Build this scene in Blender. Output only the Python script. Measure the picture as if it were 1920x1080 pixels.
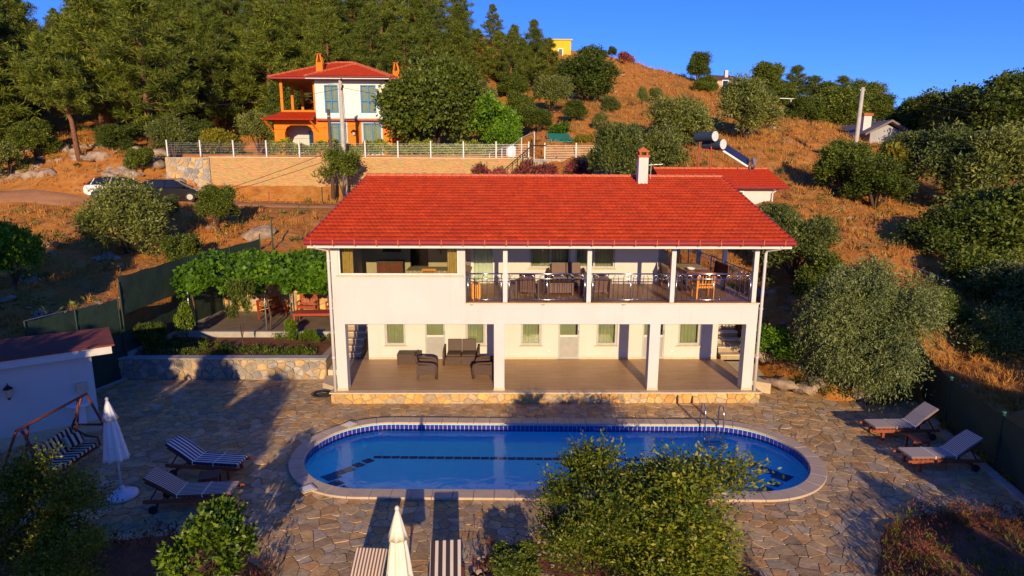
import bpy, bmesh, math, random
import numpy as np
from mathutils import Vector, Matrix, Euler
from math import radians as RAD, sin, cos, pi

for o in list(bpy.data.objects): bpy.data.objects.remove(o)
scene = bpy.context.scene
COL = scene.collection

# ------------------------------------------------------------------ camera
FPX, CAM_H = 1120.0, 7.8
CAMR = (Matrix.Rotation(RAD(-0.87), 3, 'Z') @ Matrix.Rotation(pi/2 - RAD(11.0), 3, 'X') @ Matrix.Rotation(0.004, 3, 'Z'))
CAMP = Vector((0, 0, CAM_H))
cd = bpy.data.cameras.new('camera'); cam = bpy.data.objects.new('camera', cd); COL.objects.link(cam)
cd.sensor_width = 36.0; cd.lens = 36.0*FPX/1920.0; cd.clip_start = 0.1; cd.clip_end = 3000
cam.matrix_world = Matrix.Translation(CAMP) @ CAMR.to_4x4()
scene.camera = cam

# ------------------------------------------------------------------ light
SUN_EL, SUN_AZ = RAD(14.5), RAD(5.5)      # the sun stands low behind the camera, slightly to its right
world = bpy.data.worlds.new('World'); scene.world = world; world.use_nodes = True
wn, wl = world.node_tree.nodes, world.node_tree.links
sky = wn.new('ShaderNodeTexSky'); sky.sky_type = 'NISHITA'; sky.sun_disc = False
sky.sun_elevation = SUN_EL; sky.sun_rotation = pi - SUN_AZ
sky.air_density = 1.0; sky.dust_density = 0.0; sky.ozone_density = 4.0; sky.altitude = 300
hs = wn.new('ShaderNodeHueSaturation'); hs.inputs['Saturation'].default_value = 1.12
wl.new(sky.outputs[0], hs.inputs['Color']); tint = wn.new('ShaderNodeMix'); tint.data_type = 'RGBA'; tint.blend_type = 'MULTIPLY'; tint.inputs[0].default_value = 1.0; tint.inputs[7].default_value = (0.24, 0.36, 0.80, 1)
wl.new(hs.outputs[0], tint.inputs[6]); wl.new(tint.outputs[2], wn['Background'].inputs[0])
wn['Background'].inputs[1].default_value = 0.15
sd = bpy.data.lights.new('sun', 'SUN'); sun = bpy.data.objects.new('sun', sd); COL.objects.link(sun)
sd.energy = 3.3; sd.angle = RAD(0.5); sd.color = (1.0, 0.74, 0.42)
sun.rotation_euler = Vector((-sin(SUN_AZ)*cos(SUN_EL), cos(SUN_AZ)*cos(SUN_EL), -sin(SUN_EL))).to_track_quat('-Z', 'Y').to_euler()
sun.location = (10, -60, 40)
scene.view_settings.view_transform = 'Standard'; scene.view_settings.look = 'None'
scene.view_settings.exposure = 0.85; scene.view_settings.gamma = 1.0
scene.render.engine = 'CYCLES'
scene.cycles.max_bounces = 8; scene.cycles.transparent_max_bounces = 12

# ------------------------------------------------------------------ pixel -> place (directions only; distance comes from what a thing stands on)
def ray(px, py): return CAMR @ Vector(((px-960)/FPX, (540-py)/FPX, -1.0))
def atz(px, py, z=0.0):
    d = ray(px, py); return CAMP + d*((z-CAM_H)/d.z)
def aty(px, py, y):
    d = ray(px, py); return CAMP + d*(y/d.y)

# ------------------------------------------------------------------ object helpers
WM = {}
def link(o, parent=None):
    COL.objects.link(o)
    if parent is not None: o.parent = parent
def tag(o, label=None, cat=None, group=None, kind=None):
    if label: o['label'] = label
    if cat: o['category'] = cat
    if group: o['group'] = group
    if kind: o['kind'] = kind
    return o
def thing(name, label, cat, loc=(0, 0, 0), rz=0.0, group=None, scale=None):
    o = bpy.data.objects.new(name, None); link(o); o.empty_display_size = 0.2
    o.location = loc; o.rotation_euler = (0, 0, rz)
    if scale is not None: o.scale = scale
    WM[o.name] = Matrix.Translation(Vector(loc)) @ Matrix.Rotation(rz, 4, 'Z')
    return tag(o, label, cat, group)
def copy_tree(o, parent=None):
    c = o.copy(); COL.objects.link(c); c.parent = parent
    for ch in list(o.children): copy_tree(ch, c)
    return c

class MB:
    """collects geometry for one mesh"""
    def __init__(s): s.v = []; s.f = []; s.c = None
    def add(s, vs, fs):
        n = len(s.v); s.v += [tuple(p) for p in vs]; s.f += [tuple(i+n for i in f) for f in fs]; return s
    def box(s, x0, x1, y0, y1, z0, z1):
        return s.add([(x0,y0,z0),(x1,y0,z0),(x1,y1,z0),(x0,y1,z0),(x0,y0,z1),(x1,y0,z1),(x1,y1,z1),(x0,y1,z1)],
                     [(0,3,2,1),(4,5,6,7),(0,1,5,4),(1,2,6,5),(2,3,7,6),(3,0,4,7)])
    def obox(s, c, size, m=None):
        hx, hy, hz = size[0]/2, size[1]/2, size[2]/2
        m = m or Matrix.Identity(3); c = Vector(c)
        ps = [c + m @ Vector(p) for p in [(-hx,-hy,-hz),(hx,-hy,-hz),(hx,hy,-hz),(-hx,hy,-hz),(-hx,-hy,hz),(hx,-hy,hz),(hx,hy,hz),(-hx,hy,hz)]]
        return s.add(ps, [(0,3,2,1),(4,5,6,7),(0,1,5,4),(1,2,6,5),(2,3,7,6),(3,0,4,7)])
    def bar(s, a, b, w, h=None, up=(0, 0, 1)):
        a, b = Vector(a), Vector(b); d = (b-a); L = d.length; d = d/L
        u = Vector(up)
        if abs(d.dot(u)) > 0.98: u = Vector((0, 1, 0))
        x = d.cross(u).normalized(); z = x.cross(d)
        m = Matrix((x, d, z)).transposed()
        return s.obox((a+b)/2, (w, L, h or w), m)
    def tube(s, pts, r, n=8, cap=True):
        pts = [Vector(p) for p in pts]; k = len(pts); rs = r if isinstance(r, (list, tuple)) else [r]*k
        base = len(s.v); px = None
        for i, p in enumerate(pts):
            d = (pts[min(i+1, k-1)] - pts[max(i-1, 0)]).normalized()
            if px is None: px = d.orthogonal().normalized()
            else:
                px = px - d*px.dot(d)
                px = px.normalized() if px.length > 1e-6 else d.orthogonal().normalized()
            py = d.cross(px)
            for j in range(n):
                a = 2*pi*j/n; s.v.append(tuple(p + (px*cos(a) + py*sin(a))*rs[i]))
        for i in range(k-1):
            for j in range(n):
                a, b = base+i*n+j, base+i*n+(j+1) % n
                s.f.append((a, b, b+n, a+n))
        if cap:
            s.f.append(tuple(base+j for j in range(n))[::-1]); s.f.append(tuple(base+(k-1)*n+j for j in range(n)))
        return s
    def cyl(s, c, r, h, n=16, axis='Z'):
        c = Vector(c); d = {'X': Vector((1,0,0)), 'Y': Vector((0,1,0)), 'Z': Vector((0,0,1))}[axis]
        return s.tube([c, c+d*h], r, n)
    def lathe(s, prof, c=(0,0,0), n=24, wob=None):
        base = len(s.v); k = len(prof)
        for i, (r, z) in enumerate(prof):
            for j in range(n):
                a = 2*pi*j/n; q = r*(wob(a, i) if wob else 1.0)
                s.v.append((c[0]+q*cos(a), c[1]+q*sin(a), c[2]+z))
        for i in range(k-1):
            for j in range(n):
                a, b = base+i*n+j, base+i*n+(j+1) % n
                s.f.append((a, b, b+n, a+n))
        s.f.append(tuple(base+j for j in range(n))[::-1]); s.f.append(tuple(base+(k-1)*n+j for j in range(n)))
        return s
    def prism(s, poly, z0, z1):
        n = len(poly); vs = [(x, y, z0) for x, y in poly] + [(x, y, z1) for x, y in poly]
        fs = [tuple(range(n))[::-1], tuple(range(n, 2*n))] + [(i, (i+1) % n, (i+1) % n+n, i+n) for i in range(n)]
        return s.add(vs, fs)
    def slab(s, poly3, d):
        """planar polygon (3-D points) given thickness along vector d"""
        n = len(poly3); d = Vector(d); vs = [Vector(p) for p in poly3]; vs += [p+d for p in vs]
        fs = [tuple(range(n))[::-1], tuple(range(n, 2*n))] + [(i, (i+1) % n, (i+1) % n+n, i+n) for i in range(n)]
        return s.add(vs, fs)
    def build(s, name, mat, parent=None, world=False, smooth=False, bevel=0.0, label=None, kind=None):
        vs = s.v
        if world and parent is not None:
            inv = root_matrix(parent).inverted(); vs = [tuple(inv @ Vector(p)) for p in vs]
        me = bpy.data.meshes.new(name); me.from_pydata(vs, [], s.f); me.update()
        if mat is not None: me.materials.append(M[mat] if isinstance(mat, str) else mat)
        o = bpy.data.objects.new(name, me); link(o, parent)
        fixn(me)
        if smooth: me.shade_smooth()
        if bevel:
            b = o.modifiers.new('bevel', 'BEVEL'); b.width = bevel; b.segments = 2; b.limit_method = 'ANGLE'; b.angle_limit = RAD(40)
        return tag(o, label, None, None, kind)
def fixn(me):
    bm = bmesh.new(); bm.from_mesh(me); bmesh.ops.recalc_face_normals(bm, faces=bm.faces); bm.to_mesh(me); bm.free()
def root_matrix(o):
    m = Matrix.Identity(4)
    while o is not None:
        if o.name in WM: return WM[o.name] @ m
        m = Matrix.Translation(o.location) @ Euler(o.rotation_euler).to_matrix().to_4x4() @ m; o = o.parent
    return m
def piece(name, me, parent, loc=(0, 0, 0), rot=(0, 0, 0), scale=None):
    """one of many alike pieces, sharing mesh data; loc is in the parent's space"""
    o = bpy.data.objects.new(name, me); link(o, parent); o.location = loc; o.rotation_euler = rot
    if scale: o.scale = scale
    return o
def struct(name, mb, mat, **k):
    o = mb.build(name, mat, **k); o['kind'] = 'structure'; return o
def np_mesh(name, V, F, mat, col=None, smooth=False):
    """V (n,3) array, F (m,k) array of equal-sized faces; col: per-vertex grey/colour attribute"""
    me = bpy.data.meshes.new(name); n, m, k = len(V), len(F), F.shape[1]
    me.vertices.add(n); me.vertices.foreach_set('co', np.ascontiguousarray(V, dtype=np.float32).ravel())
    me.loops.add(m*k); me.loops.foreach_set('vertex_index', np.ascontiguousarray(F, dtype=np.int32).ravel())
    me.polygons.add(m); me.polygons.foreach_set('loop_start', np.arange(0, m*k, k, dtype=np.int32))
    if col is not None:
        a = me.color_attributes.new('col', 'FLOAT_COLOR', 'POINT')
        c4 = np.ones((n, 4), dtype=np.float32); c4[:, :3] = col; a.data.foreach_set('color', c4.ravel())
    me.update(calc_edges=True); me.validate()
    if mat is not None:
        for q in (mat if isinstance(mat, (list, tuple)) else [mat]): me.materials.append(M[q])
    if smooth: me.shade_smooth()
    return me

# ------------------------------------------------------------------ materials
M = {}
def nmat(name):
    m = bpy.data.materials.new(name); m.use_nodes = True; M[name] = m
    nt = m.node_tree; return m, nt, nt.nodes['Principled BSDF']
def noise(nt, scale, detail=4, rough=0.55, coord='Object', dist=0.0, vec=None):
    t = nt.nodes.new('ShaderNodeTexNoise'); t.inputs['Scale'].default_value = scale
    t.inputs['Detail'].default_value = detail; t.inputs['Roughness'].default_value = rough; t.inputs['Distortion'].default_value = dist
    if vec is None:
        c = nt.nodes.new('ShaderNodeTexCoord'); vec = c.outputs[coord]
    nt.links.new(vec, t.inputs['Vector']); return t.outputs['Fac']
def geo_pos(nt):
    g = nt.nodes.new('ShaderNodeNewGeometry'); return g.outputs['Position']
def ramp(nt, fac, stops):
    r = nt.nodes.new('ShaderNodeValToRGB'); e = r.color_ramp.elements
    while len(e) < len(stops): e.new(0.5)
    for q, (p, c) in zip(e, stops): q.position = p; q.color = (c[0], c[1], c[2], 1)
    nt.links.new(fac, r.inputs[0]); return r.outputs[0]
def mixc(nt, fac, a, b, mode='MIX'):
    m = nt.nodes.new('ShaderNodeMix'); m.data_type = 'RGBA'; m.blend_type = mode
    for idx, v in ((0, fac), (6, a), (7, b)):
        if isinstance(v, (int, float)): m.inputs[idx].default_value = v
        elif isinstance(v, tuple): m.inputs[idx].default_value = (v[0], v[1], v[2], 1)
        else: nt.links.new(v, m.inputs[idx])
    return m.outputs[2]
def bump(nt, bs, h, strength=0.3, dist=0.02):
    b = nt.nodes.new('ShaderNodeBump'); b.inputs['Strength'].default_value = strength; b.inputs['Distance'].default_value = dist
    nt.links.new(h, b.inputs['Height']); nt.links.new(b.outputs[0], bs.inputs['Normal'])
def pm(name, c, c2=None, scale=3.0, rough=0.7, bscale=None, bs=0.2, metal=0.0, spec=0.4, lo=0.35, hi=0.65, bd=0.01):
    m, nt, b = nmat(name)
    b.inputs['Roughness'].default_value = rough; b.inputs['Metallic'].default_value = metal
    b.inputs['Specular IOR Level'].default_value = spec
    if c2 is None: c2 = tuple(x*0.8 for x in c)
    f = noise(nt, scale, 5, 0.6)
    nt.links.new(ramp(nt, f, [(lo, c2), (hi, c)]), b.inputs['Base Color'])
    if bscale: bump(nt, b, noise(nt, bscale, 3), bs, bd)
    return m
# plaster, masonry
def plaster(name, c, c2, dirt=(0.55, 0.47, 0.36)):
    m, nt, b = nmat(name); b.inputs['Roughness'].default_value = 0.85; b.inputs['Specular IOR Level'].default_value = 0.2
    P = geo_pos(nt)
    base = ramp(nt, noise(nt, 0.8, 5, 0.6, vec=P), [(0.3, c2), (0.65, c)])
    mp = nt.nodes.new('ShaderNodeMapping'); mp.inputs['Scale'].default_value = (2.2, 2.2, 0.18); nt.links.new(P, mp.inputs['Vector'])
    st = ramp(nt, noise(nt, 1.6, 5, 0.65, vec=mp.outputs[0]), [(0.52, (0, 0, 0)), (0.82, (0.42, 0.42, 0.42))])
    nt.links.new(mixc(nt, st, base, dirt), b.inputs['Base Color'])
    bump(nt, b, noise(nt, 60, 3, vec=P), 0.25, 0.004)
plaster('white_plaster', (0.605, 0.585, 0.55), (0.56, 0.54, 0.505))
plaster('shaded_white_plaster', (0.36, 0.37, 0.40), (0.30, 0.31, 0.34))  # white plaster with its blue-grey shade put into the colour
plaster('orange_plaster', (0.80, 0.22, 0.02), (0.72, 0.18, 0.015), (0.5, 0.13, 0.02))
plaster('yellow_plaster', (0.75, 0.48, 0.03), (0.68, 0.42, 0.03))
plaster('tan_plaster', (0.55, 0.42, 0.26), (0.48, 0.36, 0.22))
pm('terrace_paving', (0.24, 0.18, 0.125), (0.17, 0.125, 0.085), 1.6, 0.9, 14, 0.3)
pm('concrete', (0.42, 0.39, 0.34), (0.30, 0.28, 0.24), 2.0, 0.9, 30, 0.3)
pm('white_paint', (0.62, 0.60, 0.57), (0.57, 0.55, 0.52), 4, 0.5)
pm('cream_trim', (0.62, 0.50, 0.33), (0.52, 0.41, 0.26), 5, 0.7)
pm('gutter_red', (0.30, 0.022, 0.018), (0.24, 0.018, 0.015), 5, 0.4)
pm('ridge_red', (0.55, 0.16, 0.07), (0.42, 0.085, 0.035), 9, 0.75)
pm('steel', (0.62, 0.62, 0.64), (0.5, 0.5, 0.52), 8, 0.22, metal=1.0)
pm('dark_steel', (0.05, 0.045, 0.04), None, 8, 0.45, metal=0.6)
pm('white_metal', (0.72, 0.72, 0.70), (0.6, 0.6, 0.57), 6, 0.45)
pm('galvanised', (0.45, 0.46, 0.47), (0.36, 0.37, 0.38), 10, 0.4, metal=0.7)
pm('red_iron', (0.42, 0.06, 0.03), (0.3, 0.04, 0.02), 10, 0.5)
pm('rattan', (0.085, 0.048, 0.035), (0.055, 0.032, 0.024), 30, 0.6, 90, 0.5)
pm('rattan_light', (0.15, 0.085, 0.062), (0.11, 0.062, 0.046), 30, 0.6, 90, 0.5)
pm('teak', (0.33, 0.085, 0.035), (0.23, 0.055, 0.024), 14, 0.5)
pm('teak_dark', (0.17, 0.045, 0.022), (0.11, 0.03, 0.016), 14, 0.5)
pm('bench_red', (0.36, 0.055, 0.022), (0.25, 0.038, 0.016), 14, 0.45)
pm('pine_wood', (0.75, 0.30, 0.03), (0.62, 0.22, 0.02), 14, 0.5)
pm('cloth_white', (0.78, 0.76, 0.70), (0.72, 0.70, 0.64), 6, 0.85)
pm('canvas', (0.80, 0.76, 0.60), (0.74, 0.69, 0.53), 5, 0.9)
pm('plastic_white', (0.75, 0.78, 0.82), (0.68, 0.7, 0.74), 4, 0.4)
pm('rubber_black', (0.02, 0.02, 0.02), None, 6, 0.6)
pm('curtain_gold', (0.52, 0.33, 0.09), (0.40, 0.24, 0.06), 5, 0.85)
pm('curtain_green', (0.43, 0.40, 0.25), (0.36, 0.34, 0.21), 2, 0.9)
pm('door_panel', (0.36, 0.35, 0.33), (0.32, 0.31, 0.29), 6, 0.6)
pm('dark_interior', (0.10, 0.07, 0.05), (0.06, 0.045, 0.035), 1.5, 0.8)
pm('room_floor', (0.30, 0.17, 0.09), (0.22, 0.12, 0.06), 4, 0.4)
pm('blue_frame', (0.02, 0.22, 0.42), (0.02, 0.17, 0.34), 6, 0.5)
pm('bark', (0.13, 0.085, 0.055), (0.07, 0.045, 0.03), 9, 0.9, 25, 0.6, bd=0.03)
pm('pine_bark', (0.26, 0.11, 0.055), (0.13, 0.06, 0.035), 7, 0.9, 20, 0.6, bd=0.03)
pm('limestone', (0.40, 0.31, 0.22), (0.22, 0.15, 0.10), 2.5, 0.9, 9, 0.7, bd=0.06)
pm('soil_red', (0.23, 0.085, 0.035), (0.12, 0.045, 0.02), 2.2, 0.95, 14, 0.8, bd=0.05)
pm('mortar', (0.36, 0.24, 0.125), (0.28, 0.185, 0.10), 3, 0.95, 40, 0.4)
pm('wall_mortar', (0.40, 0.31, 0.20), (0.30, 0.23, 0.15), 4, 0.95, 40, 0.4)
pm('coping', (0.52, 0.41, 0.29), (0.45, 0.35, 0.245), 3, 0.8, 60, 0.2)
pm('pole_concrete', (0.50, 0.47, 0.38), (0.40, 0.38, 0.31), 3, 0.85)
pm('old_wood', (0.12, 0.075, 0.045), (0.07, 0.045, 0.03), 8, 0.9)
pm('green_sheet', (0.02, 0.20, 0.13), (0.015, 0.15, 0.10), 4, 0.6)
pm('green_post', (0.012, 0.045, 0.028), None, 5, 0.5)
pm('old_roof', (0.14, 0.075, 0.05), (0.09, 0.05, 0.04), 4, 0.85, 12, 0.6)
pm('grey_roof', (0.20, 0.17, 0.17), (0.15, 0.13, 0.13), 4, 0.8, 12, 0.5)
pm('brown_roof', (0.22, 0.055, 0.035), (0.16, 0.042, 0.028), 3, 0.85, 20, 0.4)
pm('brick_red', (0.45, 0.12, 0.04), (0.34, 0.08, 0.03), 8, 0.85)
pm('tyre', (0.018, 0.018, 0.018), None, 8, 0.8)
pm('alloy', (0.22, 0.22, 0.23), None, 8, 0.4, metal=0.7)
pm('pvc_frame', (0.42, 0.42, 0.40), (0.36, 0.36, 0.35), 5, 0.5)
pm('car_white', (0.78, 0.77, 0.74), (0.74, 0.73, 0.70), 3, 0.2, spec=0.6)
pm('car_black', (0.012, 0.011, 0.013), None, 3, 0.15, spec=0.6)
pm('lamp_red', (0.5, 0.01, 0.02), None, 3, 0.2)
pm('mirror_dark', (0.015, 0.018, 0.022), None, 3, 0.06, spec=0.7)
pm('solar_glass', (0.03, 0.03, 0.06), (0.02, 0.02, 0.04), 3, 0.12, spec=0.6)
pm('skin_stone', (0.55, 0.46, 0.34), None, 6, 0.8)
pm('tablecloth_print', (0.55, 0.42, 0.25), (0.30, 0.22, 0.12), 22, 0.85, lo=0.45, hi=0.55)
pm('table_red', (0.20, 0.045, 0.02), (0.14, 0.03, 0.016), 8, 0.35)
pm('cushion_blue', (0.03, 0.06, 0.10), None, 6, 0.9)
def net_mat():
    m, nt, b = nmat('shade_net'); b.inputs['Roughness'].default_value = 0.8
    P = geo_pos(nt); f = noise(nt, 1.1, 4, vec=P); g = noise(nt, 14, 2, vec=P)
    a = ramp(nt, f, [(0.3, (0.014, 0.040, 0.024)), (0.7, (0.030, 0.068, 0.042))])
    nt.links.new(mixc(nt, g, a, (0.016, 0.038, 0.026)), b.inputs['Base Color'])
    bump(nt, b, f, 0.7, 0.08)
net_mat()
def attr_mat(name, rough=0.85, nscale=6.0, amt=0.35, bscale=18, bs=0.5, bd=0.012, spec=0.3):
    """colour of each stone comes from its own attribute, mottled"""
    m, nt, b = nmat(name); b.inputs['Roughness'].default_value = rough; b.inputs['Specular IOR Level'].default_value = spec
    a = nt.nodes.new('ShaderNodeVertexColor'); a.layer_name = 'col'
    P = geo_pos(nt); n1 = noise(nt, nscale, 6, 0.65, vec=P)
    k = ramp(nt, n1, [(0.25, (1-amt,)*3), (0.75, (1+amt*0.6,)*3)])
    nt.links.new(mixc(nt, 1.0, a.outputs[0], k, 'MULTIPLY'), b.inputs['Base Color'])
    bump(nt, b, noise(nt, bscale, 5, 0.6, vec=P), bs, bd)
attr_mat('stone_attr')
attr_mat('flag_attr', rough=0.8, nscale=4.5, amt=0.4, spec=0.15, bscale=11, bs=0.55, bd=0.02)
def tile_mat():
    m, nt, b = nmat('roof_tile'); b.inputs['Roughness'].default_value = 0.62
    P = geo_pos(nt)
    big = noise(nt, 0.5, 4, vec=P); sm = noise(nt, 7, 4, 0.7, vec=P)
    c = ramp(nt, sm, [(0.25, (0.24, 0.014, 0.003)), (0.5, (0.345, 0.028, 0.005)), (0.8, (0.45, 0.055, 0.014))])
    c = mixc(nt, ramp(nt, big, [(0.4, (0, 0, 0)), (0.7, (0.5, 0.5, 0.5))]), c, (0.30, 0.026, 0.008))
    nt.links.new(c, b.inputs['Base Color']); b.inputs['Specular IOR Level'].default_value = 0.15
tile_mat()
def tile_var():
    m = M['roof_tile'].copy(); m.name = 'roof_tile_var'; M['roof_tile_var'] = m; nt = m.node_tree; b = nt.nodes['Principled BSDF']; src = b.inputs['Base Color'].links[0].from_socket
    a = nt.nodes.new('ShaderNodeVertexColor'); a.layer_name = 'col'; nt.links.new(mixc(nt, 1.0, src, a.outputs[0], 'MULTIPLY'), b.inputs['Base Color'])
tile_var()
def floor_tile(name, c, c2, joint, sx, sy):
    m, nt, b = nmat(name); b.inputs['Roughness'].default_value = 0.45; b.inputs['Specular IOR Level'].default_value = 0.25
    br = nt.nodes.new('ShaderNodeTexBrick'); br.inputs['Scale'].default_value = 1.0; br.inputs['Mortar Size'].default_value = 0.006
    br.inputs['Brick Width'].default_value = sx; br.inputs['Row Height'].default_value = sy
    br.inputs['Color1'].default_value = (*c, 1); br.inputs['Color2'].default_value = (*c2, 1); br.inputs['Mortar'].default_value = (*joint, 1)
    P = geo_pos(nt); nt.links.new(P, br.inputs['Vector'])
    mp = nt.nodes.new('ShaderNodeMapping'); mp.inputs['Scale'].default_value = (0.6, 9, 1); nt.links.new(P, mp.inputs['Vector'])
    g = ramp(nt, noise(nt, 2.0, 5, vec=mp.outputs[0]), [(0.3, (0.78,)*3), (0.7, (1.1,)*3)])
    nt.links.new(mixc(nt, 1.0, br.outputs[0], g, 'MULTIPLY'), b.inputs['Base Color'])
floor_tile('porch_tile', (0.47, 0.285, 0.14), (0.52, 0.32, 0.16), (0.36, 0.21, 0.11), 0.9, 0.15)
floor_tile('balcony_tile', (0.34, 0.18, 0.10), (0.39, 0.21, 0.12), (0.22, 0.115, 0.065), 0.9, 0.15)
def pool_tile():
    m, nt, b = nmat('pool_tile'); b.inputs['Roughness'].default_value = 0.3
    br = nt.nodes.new('ShaderNodeTexBrick'); br.offset = 0.0; br.inputs['Scale'].default_value = 1.0; br.inputs['Mortar Size'].default_value = 0.008
    br.inputs['Brick Width'].default_value = 0.25; br.inputs['Row Height'].default_value = 0.125
    br.inputs['Color1'].default_value = (0.15, 0.86, 1.0, 1); br.inputs['Color2'].default_value = (0.18, 0.90, 1.0, 1); br.inputs['Mortar'].default_value = (0.4, 0.85, 0.95, 1)
    nt.links.new(geo_pos(nt), br.inputs['Vector']); nt.links.new(br.outputs[0], b.inputs['Base Color'])
pool_tile()
pm('tile_navy', (0.030, 0.035, 0.30), (0.022, 0.025, 0.22), 6, 0.15, spec=0.6)
pm('tile_line', (0.004, 0.012, 0.10), None, 6, 0.3)
pm('grout_white', (0.55, 0.52, 0.60), None, 6, 0.8)
def glassy(name, tint, ior=1.45, rough=0.0, ripple=None, boost=1.0):
    m = bpy.data.materials.new(name); m.use_nodes = True; M[name] = m; nt = m.node_tree
    nt.nodes.remove(nt.nodes['Principled BSDF']); out = nt.nodes['Material Output']
    t = nt.nodes.new('ShaderNodeBsdfTransparent'); t.inputs[0].default_value = (*tint, 1)
    g = nt.nodes.new('ShaderNodeBsdfGlossy'); g.inputs['Roughness'].default_value = rough; g.inputs[0].default_value = (1, 1, 1, 1)
    fr = nt.nodes.new('ShaderNodeFresnel'); fr.inputs[0].default_value = ior
    mx = nt.nodes.new('ShaderNodeMixShader'); fac = fr.outputs[0]
    if boost != 1.0:
        q = nt.nodes.new('ShaderNodeMath'); q.operation = 'MULTIPLY'; q.use_clamp = True; q.inputs[1].default_value = boost
        nt.links.new(fac, q.inputs[0]); fac = q.outputs[0]
    nt.links.new(fac, mx.inputs[0]); nt.links.new(t.outputs[0], mx.inputs[1]); nt.links.new(g.outputs[0], mx.inputs[2]); nt.links.new(mx.outputs[0], out.inputs[0])
    if ripple:
        P = geo_pos(nt); b = nt.nodes.new('ShaderNodeBump'); b.inputs['Strength'].default_value = ripple[1]; b.inputs['Distance'].default_value = 0.02
        nt.links.new(noise(nt, ripple[0], 3, 0.5, dist=0.4, vec=P), b.inputs['Height'])
        nt.links.new(b.outputs[0], g.inputs['Normal']); nt.links.new(b.outputs[0], fr.inputs['Normal'])
glassy('glass', (0.88, 0.92, 0.90), 1.5)
glassy('glass_dim', (0.82, 0.87, 0.82), 1.5)
glassy('water', (0.58, 0.96, 1.0), 1.22, ripple=(2.8, 0.6))
def stripes(name, a, b_, period, axis='Y', rough=0.9, duty=0.5):
    m, nt, b = nmat(name); b.inputs['Roughness'].default_value = rough; b.inputs['Specular IOR Level'].default_value = 0.15
    c = nt.nodes.new('ShaderNodeTexCoord'); s = nt.nodes.new('ShaderNodeSeparateXYZ'); nt.links.new(c.outputs['Object'], s.inputs[0])
    q = nt.nodes.new('ShaderNodeMath'); q.operation = 'MULTIPLY'; q.inputs[1].default_value = 1.0/period; nt.links.new(s.outputs[axis], q.inputs[0])
    fr = nt.nodes.new('ShaderNodeMath'); fr.operation = 'FRACT'; nt.links.new(q.outputs[0], fr.inputs[0])
    lt = nt.nodes.new('ShaderNodeMath'); lt.operation = 'LESS_THAN'; lt.inputs[1].default_value = duty; nt.links.new(fr.outputs[0], lt.inputs[0])
    nt.links.new(mixc(nt, lt.outputs[0], b_, a), b.inputs['Base Color'])
stripes('stripe_navy', (0.035, 0.035, 0.075), (0.66, 0.64, 0.60), 0.105)
stripes('stripe_brown', (0.16, 0.075, 0.05), (0.56, 0.49, 0.39), 0.062)
stripes('stripe_grey', (0.22, 0.15, 0.13), (0.62, 0.57, 0.50), 0.055)
stripes('stripe_wide', (0.035, 0.025, 0.03), (0.48, 0.44, 0.38), 0.14, duty=0.58)
stripes('stripe_wide_x', (0.03, 0.03, 0.03), (0.52, 0.47, 0.36), 0.15, axis='X')
stripes('siding', (0.78, 0.76, 0.70), (0.66, 0.64, 0.58), 0.22, axis='Z', duty=0.86)
def clad_mat():
    m, nt, b = nmat('split_stone'); b.inputs['Roughness'].default_value = 0.9
    P = geo_pos(nt); mp = nt.nodes.new('ShaderNodeMapping'); mp.inputs['Scale'].default_value = (1.6, 1.6, 5.5); nt.links.new(P, mp.inputs['Vector'])
    v = nt.nodes.new('ShaderNodeTexVoronoi'); v.inputs['Scale'].default_value = 2.2; nt.links.new(mp.outputs[0], v.inputs['Vector'])
    n1 = noise(nt, 2.5, 6, 0.7, vec=mp.outputs[0])
    c = ramp(nt, n1, [(0.22, (0.16, 0.085, 0.035)), (0.34, (0.44, 0.26, 0.10)), (0.7, (0.58, 0.37, 0.15))])
    c = mixc(nt, 0.25, c, mixc(nt, 1.0, v.outputs['Color'], (0.62, 0.40, 0.16), 'MULTIPLY'))
    nt.links.new(c, b.inputs['Base Color']); bump(nt, b, v.outputs['Distance'], 0.8, 0.06)
clad_mat()
def leaf_mat(name, cols, trans=0.25, rough=0.55, objvar=0.35):
    """each leaf its own tone (random per island), each plant a slightly different one"""
    m = bpy.data.materials.new(name); m.use_nodes = True; M[name] = m; nt = m.node_tree
    b = nt.nodes['Principled BSDF']; b.inputs['Roughness'].default_value = rough; b.inputs['Specular IOR Level'].default_value = 0.35
    g = nt.nodes.new('ShaderNodeNewGeometry'); c = ramp(nt, g.outputs['Random Per Island'], [(i/(len(cols)-1), q) for i, q in enumerate(cols)])
    oi = nt.nodes.new('ShaderNodeObjectInfo')
    k = ramp(nt, oi.outputs['Random'], [(0.0, (1-objvar, 1-objvar*0.9, 1-objvar)), (1.0, (1+objvar*0.7, 1+objvar*0.4, 1))])
    c = mixc(nt, 1.0, c, k, 'MULTIPLY'); kn = ramp(nt, noise(nt, 1.1, 3, 0.6), [(0.3, (0.62, 0.66, 0.7)), (0.7, (1.35, 1.28, 1.1))]); c = mixc(nt, 1.0, c, kn, 'MULTIPLY'); nt.links.new(c, b.inputs['Base Color'])
    t = nt.nodes.new('ShaderNodeBsdfTranslucent'); nt.links.new(c, t.inputs[0])
    mx = nt.nodes.new('ShaderNodeMixShader'); mx.inputs[0].default_value = trans
    nt.links.new(b.outputs[0], mx.inputs[1]); nt.links.new(t.outputs[0], mx.inputs[2]); nt.links.new(mx.outputs[0], nt.nodes['Material Output'].inputs[0])
leaf_mat('leaf_pine', [(0.042, 0.080, 0.010), (0.105, 0.16, 0.014), (0.185, 0.235, 0.022), (0.10, 0.14, 0.015)], 0.15, 0.6, 0.4)
leaf_mat('leaf_oak', [(0.050, 0.085, 0.012), (0.10, 0.155, 0.018), (0.18, 0.23, 0.026)], 0.25)
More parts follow.
